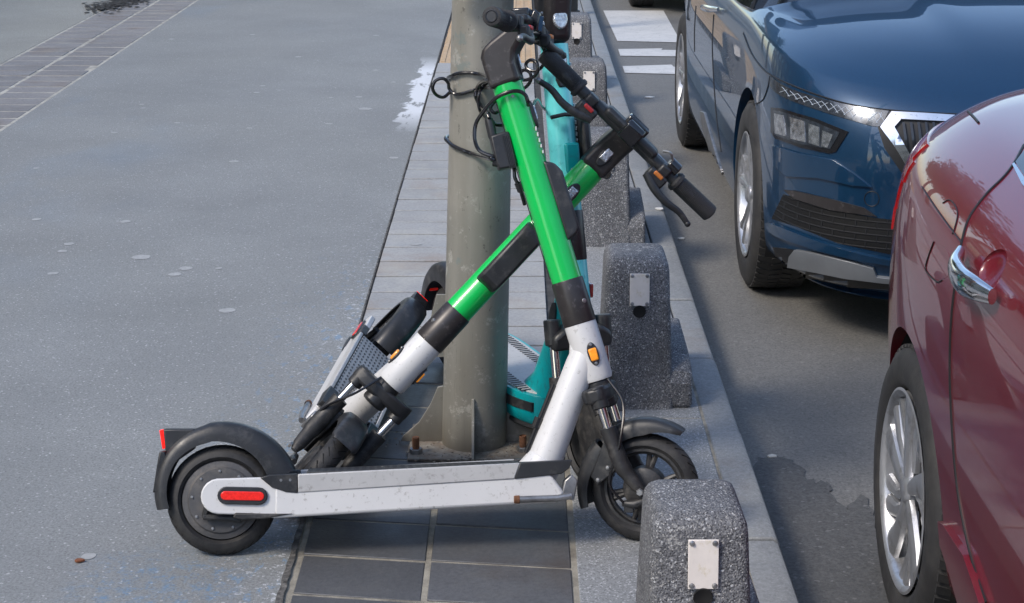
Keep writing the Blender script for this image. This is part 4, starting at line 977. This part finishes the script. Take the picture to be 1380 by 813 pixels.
def car_wheel(root, c, r, rr, w_, ax, style, og, name="wheel"):
    """c centre of the outer face, ax outward direction (-1 = toward the kerb)"""
    T = Matrix.Translation(V(c) - og); o = ax
    b = MB(T); pr = [(rr, -.01), (rr + .012, 0.), (rr + .03, .006), (r - .030, .004), (r - .012, -.006), (r - .003, -.020), (r, -.04), (r, -w_ + .04), (r - .012, -w_ + .008), (rr + .02, -w_), (rr, -w_ + .01)]
    b.lathe([(a, h * 1.0) for a, h in pr], (0, 0, 0), (o, 0, 0), 96); ty = b.build("tyre", M['tyre'], root, smooth=30)
    wl = ty
    # tread blocks
    b = MB(T); nb = 64
    for k in range(nb):
        a = 2 * math.pi * k / nb
        for j, (h0, h1, sk) in enumerate(((-.012, -.055, .9), (-.062, -.098, -.6), (-.105, -.140, .6), (-.147, -w_ + .014, -.9))):
            da = .36 * 2 * math.pi / nb; sh = (j % 2) * math.pi / nb
            vs = []
            for rad, gg in ((r - .006, 1.), (r + .0035 if 0 < j < 3 else r + .001, .88)):
                for hh, s_ in ((h0, 0), (h1, sk * .045)):
                    for d_ in (-da, da):
                        q = a + sh + s_ + d_ * gg; vs.append((o * hh, rad * math.cos(q), rad * math.sin(q)))
            b.add(vs, [(0, 1, 3, 2), (4, 6, 7, 5), (0, 4, 5, 1), (2, 3, 7, 6), (0, 2, 6, 4), (1, 5, 7, 3)])
    b.build("tread", M['tyre'], wl, smooth=20)
    b = MB(T); b.lathe([(rr + .004, .002), (rr - .002, .004), (rr - .010, -.002), (rr - .014, -.012), (rr - .022, -.05), (rr - .03, -.13), (rr - .005, -.16)], (0, 0, 0), (o, 0, 0), 96); rim = b.build("rim", M['rim'], wl)
    b = MB(T); b.lathe([(0, -.075), (rr - .02, -.075)], (0, 0, 0), (o, 0, 0), 48); b.build("brake_disc", M['under'], rim)
    b = MB(T); b.lathe([(0, -.062), (.11, -.062), (.125, -.066)], (0, 0, 0), (o, 0, 0), 40); b.build("brake_rotor", M['steel'], rim)
    b = MB(T)
    def spoke(pts, dep0=-.008, dep1=-.030, off=0.):
        """pts: closed outline in (radial, tangential)"""
        pass
    def rib(path, ws, dz, th=.016):
        # path of (radius, angle); a raised rib with a slanted section
        n = len(path); vs = []
        for i, (rad, an) in enumerate(path):
            an0 = path[max(i - 1, 0)]; an1 = path[min(i + 1, n - 1)]
            p = V((0, rad * math.cos(an), rad * math.sin(an)))
            q0 = V((0, an0[0] * math.cos(an0[1]), an0[0] * math.sin(an0[1]))); q1 = V((0, an1[0] * math.cos(an1[1]), an1[0] * math.sin(an1[1])))
            d = (q1 - q0).normalized(); g = V((1, 0, 0)).cross(d); w2 = ws[i] / 2
            for gg, hh in ((-w2, dz[i] - th), (-w2 * .9, dz[i] - .004), (-w2 * .45, dz[i] + .001), (w2 * .45, dz[i] + .001), (w2 * .9, dz[i] - .004), (w2, dz[i] - th)):
                vs.append(p + g * gg + V((o * hh, 0, 0)))
        m_ = 6; fs = [(i * m_ + k, i * m_ + (k + 1) % m_, (i + 1) * m_ + (k + 1) % m_, (i + 1) * m_ + k) for i in range(n - 1) for k in range(m_)]
        fs += [tuple(range(m_))[::-1], tuple((n - 1) * m_ + k for k in range(m_))]
        b.add(vs, fs)
    if style == 'twin':
        for k in range(5):
            a0 = 2 * math.pi * k / 5 + .25
            for sg in (-1, 1):
                rib([(.030, a0 + sg * .20), (.07, a0 + sg * .16), (.13, a0 + sg * .15), (rr - .012, a0 + sg * .20)], [.036, .028, .026, .040], [-.014, -.016, -.010, -.004], .022)
    else:
        for k in range(5):
            a0 = 2 * math.pi * k / 5 + .1
            rib([(.030, a0), (.08, a0 + .02), (.14, a0 + .08), (rr - .010, a0 + .14)], [.034, .044, .058, .080], [-.006, -.006, -.006, -.004], .014)
            rib([(.045, a0 + .34), (.09, a0 + .36), (.14, a0 + .46), (rr - .012, a0 + .62)], [.020, .026, .034, .050], [-.018, -.016, -.012, -.008], .014)
            rib([(.10, a0 + .75), (.14, a0 + .72), (rr - .012, a0 + .86)], [.016, .026, .044], [-.022, -.018, -.010], .012)
    b.build("spokes", M['rim'], rim, smooth=25)
    b = MB(T); b.lathe([(0, .0), (.018, 0), (.026, -.003), (.034, -.010), (.036, -.03)], (0, 0, 0), (o, 0, 0), 32); b.build("hub_cap", M['rim'], rim)
    return ty
def liner(root, c, r, side, depth, og):
    b = MB(Matrix.Translation(V(c) - og)); b.lathe([(r, side * .0), (r, -depth), (.0, -depth)], (0, 0, 0), (-1 if side <= 0 else 1, 0, 0), 48); return b

# ---------------- blue car, nose toward the camera
BX = 1.71; BG = V((BX, 7.6, ROAD))
blue = empty("parked_car", BG, label="blue car facing the camera, parked behind the dark red one", cat="car", group="cars parked along the kerb")
def hood(X, Y_, t):
    z = 0.
    if t > 7:
        k = min(1, (t - 7) / 2); rise = max(0, min(Y_, 6.6) - 5.42)
        z += k * (.115 * (1 - math.exp(-rise * 1.9)))
        # raised centre of the bonnet with a crease at each side
        d = abs(X - BX); cw = .30 + .10 * max(0, min(1, (Y_ - 5.5) / .8)); 
        if t > 8.2: z += 0
        q = max(0, min(1, (t - 7.6) / 2.2)); q = q * q * (3 - 2 * q); z += .022 * q * max(0, min(1, (Y_ - 5.5) / .7)) / (1 + math.exp((d - .27 - .06 * (Y_ - 5.6)) / .022))
    return z
BL = [(.02, .0, 7.0, 8.4), (.02, .70, 5.62, 9.45), (.055, .80, 5.50, 9.50), (.10, .868, 5.395, 9.56), (.22, .888, 5.345, 9.60), (.36, .894, 5.345, 9.61), (.50, .893, 5.345, 9.60), (.60, .888, 5.365, 9.58), (.665, .874, 5.400, 9.56), (.705, .850, 5.455, 9.53), (.740, .80, 5.545, 9.5), (.775, .68, 5.68, 9.45), (.800, .50, 5.86, 9.40), (.812, .25, 6.1, 9.3), (.815, .0, 6.4, 9.2)]
bb = pillow(BL, BX, zmod=hood); bb.v = [p - BG for p in bb.v]
body = bb.build("body", M['bluepaint'], None, smooth=40)
def cyl(c, r, h, side, og):
    b = MB(); b.lathe([(0, 0), (r, 0), (r, h), (0, h)], V(c) - og, (side, 0, 0), 72); o = b.build("cutter", M['under']); return o
WF, WR = V((.822, 6.28, ROAD + .335)), V((.822, 8.93, ROAD + .335))
cs = []
for y in (WF.y, WR.y):
    for side, x in ((1, BX - 1.0), (-1, BX + 1.0)): cs.append(cyl((x, y, ROAD + .345), .372, .40, side, BG))
cut(body, cs); body.parent = blue
BT = bvh(body); BT = BVHTree.FromPolygons([v.co + BG for v in body.data.vertices], [tuple(p.vertices) for p in body.data.polygons])
bc_ = Car(BT, blue, BG)
for nm, wy in (("front", WF.y), ("rear", WR.y)):
    for side, x in ((-1, BX - .888), (1, BX + .888)):
        b = MB(Matrix.Translation(V((x, wy, ROAD + .345)) - BG)); b.lathe([(.371, -.030), (.371, -.29), (0, -.29)], (0, 0, 0), (side, 0, 0), 64, ang=(R(-115), R(115)), ref=(0, 0, 1)); b.build("arch_liner", M['under'], blue)
        car_wheel(blue, (x + .0 * side, wy, ROAD + .335), .335, .222, .205, side, 'twin', BG)
pp = lambda *a: list(a)
# head lamp strip with etched lines
drl = bc_.patch("light_strip", crom2([(1039, 103), (1060, 117), (1100, 131), (1150, 143), (1198, 150)], 4) + crom2([(1194, 158), (1184, 171), (1150, 163), (1110, 151), (1070, 137), (1046, 125), (1038, 115)], 3), M['lampdark'], up=.003, step=6)
z_ = []
xx = 1052.
def lerp2(x, tab):
    for (a, b_), (c, d) in zip(tab[:-1], tab[1:]):
        if a <= x <= c: return b_ + (d - b_) * (x - a) / (c - a)
    return tab[-1][1]
topl = [(1039, 106), (1060, 120), (1100, 134), (1150, 146), (1198, 153)]; botl = [(1038, 113), (1046, 123), (1070, 134), (1110, 148), (1150, 160), (1186, 168)]
while xx < 1184:
    x2 = xx + random.uniform(9, 15); a_, c_ = (lerp2(xx, botl) - 1, lerp2(min(x2, 1186), topl) + 1)
    bc_.line("etched_line", [(xx, a_), ((xx + x2) / 2, (a_ + c_) / 2), (min(x2, 1188), c_)], M['drlline'], up=.0035, r=.0009, parent=drl)
    bc_.line("etched_line", [(xx + 3, lerp2(xx + 3, topl) + 1), (xx + 8, (lerp2(xx + 5, topl) + lerp2(xx + 5, botl)) / 2), (xx + 13, lerp2(min(xx + 13, 1186), botl) - 1)], M['drlline'], up=.0035, r=.0008, parent=drl)
    xx += random.uniform(9, 12)
# lower lamp
hl = bc_.patch("head_lamp", [(1040, 145), (1052, 146), (1100, 160), (1144, 178), (1127, 205), (1118, 207), (1080, 199), (1045, 186), (1040, 178)], M['gloss'], up=.004, step=7)
bc_.patch("lamp_glass", [(1044, 149), (1053, 150), (1098, 164), (1133, 179), (1120, 201), (1080, 194), (1046, 182)], M['lampdark'], up=.006, step=8, parent=hl)
for q in ([(1046, 153), (1058, 156), (1062, 184), (1047, 180)], [(1067, 158), (1086, 164), (1088, 192), (1068, 187)], [(1092, 167), (1106, 172), (1106, 197), (1092, 193)], [(1110, 176), (1124, 182), (1117, 199), (1109, 198)]):
    bc_.patch("reflector_cell", q, M['lampglass'], up=.0075, step=6, parent=hl)
# grille with chrome frame
bc_.patch("grille_surround", [(1183, 172), (1199, 150), (1240, 153), (1300, 157), (1345, 160), (1345, 290), (1262, 290), (1240, 268), (1222, 243), (1192, 200)], M['carblack'], up=.001, step=9)
bc_.patch("grille_frame", [(1187, 172), (1202, 152), (1240, 154), (1300, 158), (1345, 161), (1345, 168), (1296, 166), (1215, 162), (1206, 172), (1240, 232), (1262, 262), (1256, 268), (1232, 240), (1205, 196)], M['chrome'], up=.012, step=8, bevel=.002)
for k in range(13):
    x = 1216 + k * 10
    y0, y1 = 166, min(280, 182 + (x - 1205) * 1.9 + 14)
    bc_.patch("grille_bar", [(x, y0), (x + 3.4, y0), (x + 6 + (y1 - y0) * .10, y1), (x + 2 + (y1 - y0) * .10, y1)], M['gloss'], up=.010, step=10)
# bumper features
bc_.patch("lower_grille", [(1056, 262), (1075, 267), (1120, 282), (1180, 294), (1290, 304), (1345, 306), (1345, 350), (1290, 350), (1205, 344), (1130, 328), (1075, 306), (1040, 295)], M['honey'], up=.0015, step=8)
bc_.patch("bumper_blade", [(1058, 256), (1072, 257), (1120, 268), (1165, 280), (1182, 292), (1120, 283), (1072, 268)], M['satin'] if False else M['brown'], up=.006, step=8)
bc_.patch("bumper_lip", crom2([(1036, 300), (1050, 303), (1100, 322), (1160, 340), (1230, 352), (1345, 356)], 3) + [(1345, 362), (1230, 360), (1160, 350), (1100, 335), (1050, 318), (1038, 310)], M['bluepaint'], up=.014, step=8, bevel=.003)
bc_.patch("skid_trim", [(1074, 336), (1100, 340), (1150, 352), (1178, 360), (1182, 371), (1215, 375), (1260, 377), (1260, 384), (1190, 379), (1140, 373), (1090, 363), (1064, 358), (1067, 345)], M['satin'], up=.012, step=7, bevel=.002)
bc_.patch("bumper_valance", [(1043, 333), (1074, 337), (1068, 346), (1064, 359), (1090, 364), (1140, 374), (1190, 380), (1260, 385), (1260, 392), (1140, 386), (1075, 372), (1050, 360)], M['carblack'], up=.004, step=8)
bc_.line("tow_cover", [(1175 + 10 * math.cos(a), 268 + 10 * math.sin(a)) for a in [2 * math.pi * i / 12 for i in range(13)]], M['carblack'], r=.0012)
bc_.patch("bumper_fold", [(1044, 196), (1078, 206), (1124, 215), (1150, 232), (1176, 252), (1150, 250), (1105, 240), (1062, 238), (1046, 224)], M['bluepaint'], up=.009, down=.012, step=7, bevel=.004)
# body joints
bc_.line("bonnet_gap", [(1002, 45), (1012, 70), (1024, 88), (1039, 101), (1070, 116), (1110, 131), (1150, 142), (1200, 149), (1260, 153), (1330, 156)], M['carblack'], r=.003)
bc_.line("bumper_gap", [(1038, 103), (1035, 118), (1028, 135), (1014, 142)], M['carblack'], r=.002)
bc_.line("door_gap", [(962, 20), (960, 60), (962, 110), (966, 160), (972, 205)], M['carblack'], r=.002)
bc_.line("door_gap", [(938, 8), (936, 40), (936, 70)], M['carblack'], r=.002)
bc_.patch("sill_strip", [(945, 150), (950, 152), (965, 205), (978, 246), (974, 252), (960, 212), (946, 166)], M['steel'], up=.006, step=3)
def handle(car, pts, parent_label=None, nm="door_handle", lift=.030, r=.010, m='chrome', cup=None):
    if cup: car.patch("handle_cup", cup, M['under'], up=.0008, step=5)
    P = []; h = [car.hit(*p) for p in pts]; n = len(h)
    for i, q in enumerate(h): P.append(q[0] + q[1] * (lift * math.sin(math.pi * (i + .35) / (n - .3)) ** .5) - car.og)
    b = MB(); path = crom(P, 6); k = len(path); b.tube(path, [r * (.65 + .5 * math.sin(math.pi * i / (k - 1))) for i in range(k)], 20, flat=.62); return b.build(nm, M[m], car.root)
handle(bc_, [(950, 10), (957, 12), (965, 14), (973, 14)], r=.013, m='chrome')
# cabin
gb = pillow([(.80, .0, 7.2, 8.6), (.80, .80, 6.42, 9.42), (.90, .815, 6.50, 9.40), (1.05, .76, 6.80, 9.25), (1.22, .69, 7.10, 9.05), (1.34, .60, 7.35, 8.85), (1.38, .0, 7.6, 8.7)], BX, a=4, bexp=9, nph=160, nlev=5); gb.v = [p - BG for p in gb.v]
gb.build("windows", M['glassd'], blue, smooth=60)
rf = pillow([(1.30, .0, 7.6, 8.8), (1.30, .655, 7.18, 9.08), (1.335, .65, 7.2, 9.05), (1.375, .58, 7.35, 8.9), (1.40, .35, 7.5, 8.8), (1.41, .0, 7.7, 8.7)], BX, a=4, bexp=7, nph=160, nlev=5); rf.v = [p - BG for p in rf.v]
rf.build("roof", M['bluepaint'], blue, smooth=60)
for sd in (-1, 1):
    b = MB(Matrix.Translation(V((BX + sd * .97, 7.05, 1.04)) - BG)); b.box((0, 0, 0), (.20, .11, .135)); b.box((-sd * .13, .01, -.05), (.10, .05, .03)); b.build("mirror", M['bluepaint'], blue, smooth=60, bevel=.04, seg=4)
    for y0, y1, z0, z1 in ((6.62, 7.25, .94, 1.30), (8.15, 8.2, .86, 1.34), (9.0, 9.3, 1.28, .88)):
        b = MB(); b.tube([V((BX + sd * .80, y0, z0)) - BG, V((BX + sd * .745, (y0 + y1) / 2, (z0 + z1) / 2 + .02)) - BG, V((BX + sd * .655, y1, z1)) - BG], .03, 10); b.build("pillar", M['bluepaint'], blue)

# ---------------- dark red car, tail toward the blue one
RX = 1.645; RG = V((RX, 2.2, ROAD))
red = empty("parked_car", RG, label="dark red car cut by the right edge, rear wheel and door handle showing", cat="car", group="cars parked along the kerb")
def rz(X, Y_, t):
    z = 0.
    if t > 6:
        k = min(1, (t - 6) / 2.0); z += k * .03 * max(-1, min(1, (Y_ - 2.4) / 1.4))
        if Y_ < 1.3: z -= k * .12 * min(1.2, (1.3 - Y_))
    return z
RL = [(.04, .0, 1.0, 3.6), (.04, .66, .10, 4.15), (.075, .77, .02, 4.24), (.16, .812, -.04, 4.31), (.30, .828, -.07, 4.355), (.45, .840, -.08, 4.37), (.60, .846, -.075, 4.355), (.71, .845, -.05, 4.33), (.80, .828, -.02, 4.29), (.865, .782, .02, 4.24), (.915, .70, .08, 4.195), (.94, .60, .16, 4.165), (.955, .45, .3, 4.13), (.967, .2, .5, 4.05), (.97, .0, .7, 3.9)]
rb = pillow(RL, RX, a=3.2, bexp=8, zmod=rz); rb.v = [p - RG for p in rb.v]
body = rb.build("body", M['redpaint'], None, smooth=45)
RWY = 3.52; RWZ = .19
cs = []
for y in (RWY, RWY - 2.6):
    for side, x in ((1, RX - 1.0), (-1, RX + 1.0)): cs.append(cyl((x, y, RWZ + .005), .342, .42, side, RG))
pre = Car(BVHTree.FromPolygons([v.co + RG for v in body.data.vertices], [tuple(p.vertices) for p in body.data.polygons]), red, RG)
hq, hn = pre.hit(1335, 366)
b = MB(Matrix.Translation(hq - RG) @ hn.to_track_quat('X', 'Z').to_matrix().to_4x4()); b.lathe([(.056 * math.sin(math.pi * i / 16), -.056 * math.cos(math.pi * i / 16)) for i in range(17)], (0, 0, 0), (1, 0, 0), 40)
b.v = [hq - RG + (p - (hq - RG)) * 1.0 for p in b.v]
hc = b.build("cutter", M['under']); 
for v in hc.data.vertices:
    q = v.co - (hq - RG); a_ = q.dot(hn); v.co = (hq - RG) + (q - hn * a_) * V((1, 1, .72)) + hn * (a_ * .30)
cs.append(hc)
cut(body, cs); body.parent = red
RT = BVHTree.FromPolygons([v.co + RG for v in body.data.vertices], [tuple(p.vertices) for p in body.data.polygons])
rc_ = Car(RT, red, RG)
for wy in (RWY, RWY - 2.6):
    for side, x in ((-1, RX - .842), (1, RX + .842)):
        b = MB(Matrix.Translation(V((x, wy, RWZ + .005)) - RG)); b.lathe([(.341, -.045), (.341, -.27), (0, -.27)], (0, 0, 0), (side, 0, 0), 64, ang=(R(-112), R(112)), ref=(0, 0, 1)); b.build("arch_liner", M['under'], red)
        car_wheel(red, (x - side * .012, wy, RWZ), .31, .215, .195, side, 'swirl', RG)
handle(pre, [(1307, 345), (1313, 366), (1326, 384), (1340, 396), (1352, 404)], r=.022, lift=.040)
rc_.line("door_gap", [(1380, 196), (1366, 222), (1352, 240), (1330, 262), (1308, 292), (1298, 322), (1290, 370), (1283, 430), (1281, 500), (1284, 580), (1290, 650), (1298, 700), (1312, 760), (1330, 812)], M['carblack'], r=.0025)
fl = rc_.line("fuel_flap", [(1271, 274), (1280, 270), (1288, 278), (1291, 290), (1287, 308), (1284, 316)], M['carblack'], r=.0013, )
rc_.line("fuel_flap_edge", [(1259, 326), (1252, 345), (1248, 362), (1254, 372), (1264, 380), (1270, 378)], M['carblack'], r=.0014)
rc_.patch("fuel_cup", crom2([(1262, 330), (1275, 335), (1282, 355), (1278, 372), (1266, 376), (1254, 366), (1252, 350)], 4, True), M['redpaint'], up=.0006, step=5)
rc_.patch("sill_flare", [(1273, 702), (1280, 706), (1308, 748), (1330, 812), (1300, 812), (1288, 770), (1276, 735)], M['redpaint'], up=.014, step=8, bevel=.003)
def facepatch(name, body, og, pred, m, root, off=.004):
    me = body.data; sel = [p for p in me.polygons if pred(p.center + og)]
    vi = {}; vs = []; fs = []
    for p in sel:
        for i in p.vertices:
            if i not in vi: vi[i] = len(vs); vs.append(me.vertices[i].co + me.vertices[i].normal * off)
    n = len(vs); inv = {v: k for k, v in vi.items()}; cnt = {}
    for p in sel:
        ids = [vi[i] for i in p.vertices]; fs.append(tuple(ids))
        for a_, b_ in zip(ids, ids[1:] + ids[:1]): cnt[(a_, b_)] = 1
    rim_ = [(a_, b_) for a_, b_ in cnt if (b_, a_) not in cnt]
    low = {}; 
    for a_, b_ in rim_:
        for q in (a_, b_):
            if q not in low: low[q] = len(vs); mv = me.vertices[inv[q]]; vs.append(mv.co - mv.normal * .003)
        fs.append((b_, a_, low[a_], low[b_]))
    b = MB(); b.add(vs, fs); return b.build(name, m, root, smooth=50)
facepatch("tail_lamp", body, RG, lambda p: p.y > 3.79 + .8 * max(0, .82 - p.z) and .66 < p.z < .885 and p.x < RX - .30, M['taillamp'], red)
rc_.line("trunk_gap", [(1305, 151), (1312, 158), (1319, 166)], M['carblack'], r=.003)
rc_.line("panel_gap", [(1243, 252), (1262, 281), (1280, 306), (1297, 328)], M['carblack'], r=.0014)
rc_.patch("window_trim", [(1365, 224), (1368, 222), (1382, 243), (1420, 290), (1416, 296), (1378, 250)], M['chrome'], up=.005, step=6)
rc_.patch("side_window", [(1369, 220), (1392, 188), (1440, 180), (1440, 310), (1421, 290), (1384, 243)], M['glassd'], up=.003, step=8)
b = MB(); b.prism([(y, z) for y, z in [(RWY + .335, .05), (RWY + .352, .05), (RWY + .39, -.06), (RWY + .375, -.065)]], 0, .14, T=Matrix.Translation((RX - .80, 0, 0)), axis=0); b.v = [p - RG for p in b.v]; b.build("mud_flap", M['carblack'], red, bevel=.005)
gb = pillow([(.93, .0, 1.8, 2.8), (.93, .66, .75, 3.15), (1.02, .64, .90, 3.0), (1.12, .61, 1.1, 2.8), (1.22, .57, 1.3, 2.6), (1.29, .48, 1.5, 2.5), (1.32, .0, 2.0, 2.6)], RX, a=4, bexp=7, nph=160, nlev=5); gb.v = [p - RG for p in gb.v]
gb.build("windows", M['glassd'], red, smooth=60)
rf = pillow([(1.24, .0, 2.0, 2.6), (1.24, .56, 1.35, 2.6), (1.275, .55, 1.4, 2.55), (1.315, .45, 1.5, 2.45), (1.335, .25, 1.9, 2.75), (1.34, .0, 2.1, 2.5)], RX, a=4, bexp=6, nph=160, nlev=5); rf.v = [p - RG for p in rf.v]
rf.build("roof", M['redpaint'], red, smooth=60)
for sd in (-1, 1):
    for y0, y1, z0, z1 in ((1.0, 1.65, .95, 1.27), (2.0, 2.05, .95, 1.27), (3.05, 2.45, .985, 1.27)):
        b = MB(); b.tube([V((RX + sd * .68, y0, z0)) - RG, V((RX + sd * .67, (y0 + y1) / 2, (z0 + z1) / 2 + .015)) - RG, V((RX + sd * .575, y1, z1)) - RG], .02, 10); b.build("pillar", M['redpaint'], red)

# ---------------- far car, only a tyre shows under the top edge
GX = 1.80; GG = V((GX, 16.6, ROAD))
far = empty("parked_car", GG, label="dark car at the top edge with only a tyre and its underside in view", cat="car", group="cars parked along the kerb")
fb = pillow([(.10, .0, 15.5, 17.6), (.10, .74, 14.35, 18.5), (.16, .84, 14.2, 18.6), (.35, .88, 14.1, 18.7), (.6, .88, 14.1, 18.7), (.75, .84, 14.2, 18.6), (.82, .7, 14.4, 18.4), (.84, .0, 15.5, 17.5)], GX, nph=140, nlev=4); fb.v = [p - GG for p in fb.v]
body = fb.build("body", M['greypaint'], None, smooth=45)
cs = [cyl((x, y, ROAD + .33), .36, .4, side, GG) for y in (14.95, 17.7) for side, x in ((1, GX - 1), (-1, GX + 1))]
cut(body, cs); body.parent = far
for y in (14.95, 17.7):
    for side in (-1, 1):
        car_wheel(far, (GX + side * .87, y, ROAD + .32), .32, .21, .2, side, 'twin', GG)
        b = MB(Matrix.Translation(V((GX + side * .875, y, ROAD + .33)) - GG)); b.lathe([(.359, .0), (.359, -.27), (0, -.27)], (0, 0, 0), (side, 0, 0), 40, ang=(R(-112), R(112)), ref=(0, 0, 1)); b.build("arch_liner", M['under'], far)
gb = pillow([(.80, .0, 15.8, 17.3), (.80, .76, 14.7, 18.0), (1.05, .68, 15.0, 17.6), (1.28, .58, 15.4, 17.1), (1.34, .0, 15.8, 16.8)], GX, a=4, bexp=7, nph=120, nlev=4); gb.v = [p - GG for p in gb.v]; gb.build("windows", M['glassd'], far, smooth=60)

# ================================================================== BUILDINGS AND TREE seen only in the paint of the cars
def facade(name, x, y0, y1, h, nx, label, wm, axis='y', flip=1):
    """a street front; axis y: runs along the street at x, axis x: closes the street at y = x"""
    t = empty(name, label=label, cat="building")
    def P(a, b_, z): return (b_, a, z) if axis == 'y' else (a, b_, z)
    def blk(a0, a1, d0, d1, z0, z1):
        b = MB(); q = [P(a, d, 0)[:2] for a, d in ((a0, d0), (a1, d0), (a1, d1), (a0, d1))]; b.prism(q, z0, z1, axis=2); return b
    blk(y0, y1, x, x + 6 * flip, 0, h).build("wall", wm, t)
    blk(y0 - .3, y1 + .3, x - .35 * flip, x + 6.2 * flip, h, h + .4).build("cornice", M['plaster2'], t)
    blk(y0, y1, x - .06 * flip, x, 3.6, 3.9).build("string_course", M['plaster2'], t)
    w_ = (y1 - y0) / nx
    for i in range(nx):
        c = y0 + (i + .5) * w_
        for z0, hh in ((.6, 2.4), (4.8, 1.9), (8.0, 1.9), (11.0, 1.8)):
            if z0 + hh > h: continue
            f = blk(c - w_ * .26, c + w_ * .26, x - .05 * flip, x + .02 * flip, z0, z0 + hh).build("window", M['plaster2'], t)
            blk(c - w_ * .22, c + w_ * .22, x - .07 * flip, x - .03 * flip, z0 + .1, z0 + hh - .1).build("pane", M['glassd'], f)
    return t
M['plaster2'] = mat("pale_trim", (.42, .40, .37), .8, var=.1, vscale=2)
M['plaster'] = mat("cream_render", (.33, .28, .22), .9, var=.15, vscale=.6)
M['brick'] = mat("brown_render", (.20, .11, .075), .9, var=.2, vscale=.7)
facade("building", -13.5, -9, 13, 10.5, 6, "cream building mirrored in the side of the dark red car", M['plaster'], flip=-1)
facade("building", -14.0, 15, 44, 13.5, 8, "brown building mirrored low in the side of the blue car", M['brick'], flip=-1)
facade("building", -24, -14, 16, 11.5, 8, "pale building mirrored in the front bumper of the blue car", M['plaster'], axis='x', flip=-1)

def tree(x, y, h, seed, label):
    rnd = random.Random(seed); t = empty("tree", (x, y, 0), label=label, cat="tree", group="street trees beyond the top of the picture")
    b = MB(); b.tube(crom([(0, 0, 0), (.05, .02, h * .25), (-.03, .05, h * .5), (.06, 0, h * .78)], 4), [.16 - .10 * i / 12 for i in range(13)], 12)
    tips = []
    for k in range(9):
        a = k * 2.4; z = h * (.32 + .05 * k); L_ = h * .26 * rnd.uniform(.7, 1.1); p = V((0, 0, z)); q = p + V((math.cos(a) * L_, math.sin(a) * L_, L_ * .8))
        b.tube([p, p.lerp(q, .5) + V((0, 0, -.06)), q], [.055, .035, .012], 7); tips += [q, p.lerp(q, .6)]
    b.build("trunk", M['bark'], t)
    b = MB()
    for k in range(5200):
        c = rnd.choice(tips) + V((rnd.gauss(0, .34), rnd.gauss(0, .34), rnd.gauss(0, .30))); s_ = rnd.uniform(.08, .16)
        u1 = V((rnd.gauss(0, 1), rnd.gauss(0, 1), rnd.gauss(0, 1))).normalized(); u2 = u1.orthogonal().normalized()
        b.add([c - u1 * s_, c + u2 * s_ * .5, c + u1 * s_, c - u2 * s_ * .5], [(0, 1, 2, 3)])
    b.build("crown", M['leaf'], t)
M['bark'] = mat("bark", (.09, .07, .055), .9, bump=.8, bscale=30)
M['leaf'] = mat("leaf", (.06, .075, .025), .7, var=.4, vscale=2)
tree(-3.3, 19, 6.5, 3, "leafy street tree past the top edge, mirrored in the red car's shoulder")
tree(-4.6, 27, 7.5, 4, "second, farther street tree, mirrored above the fuel flap of the red car")
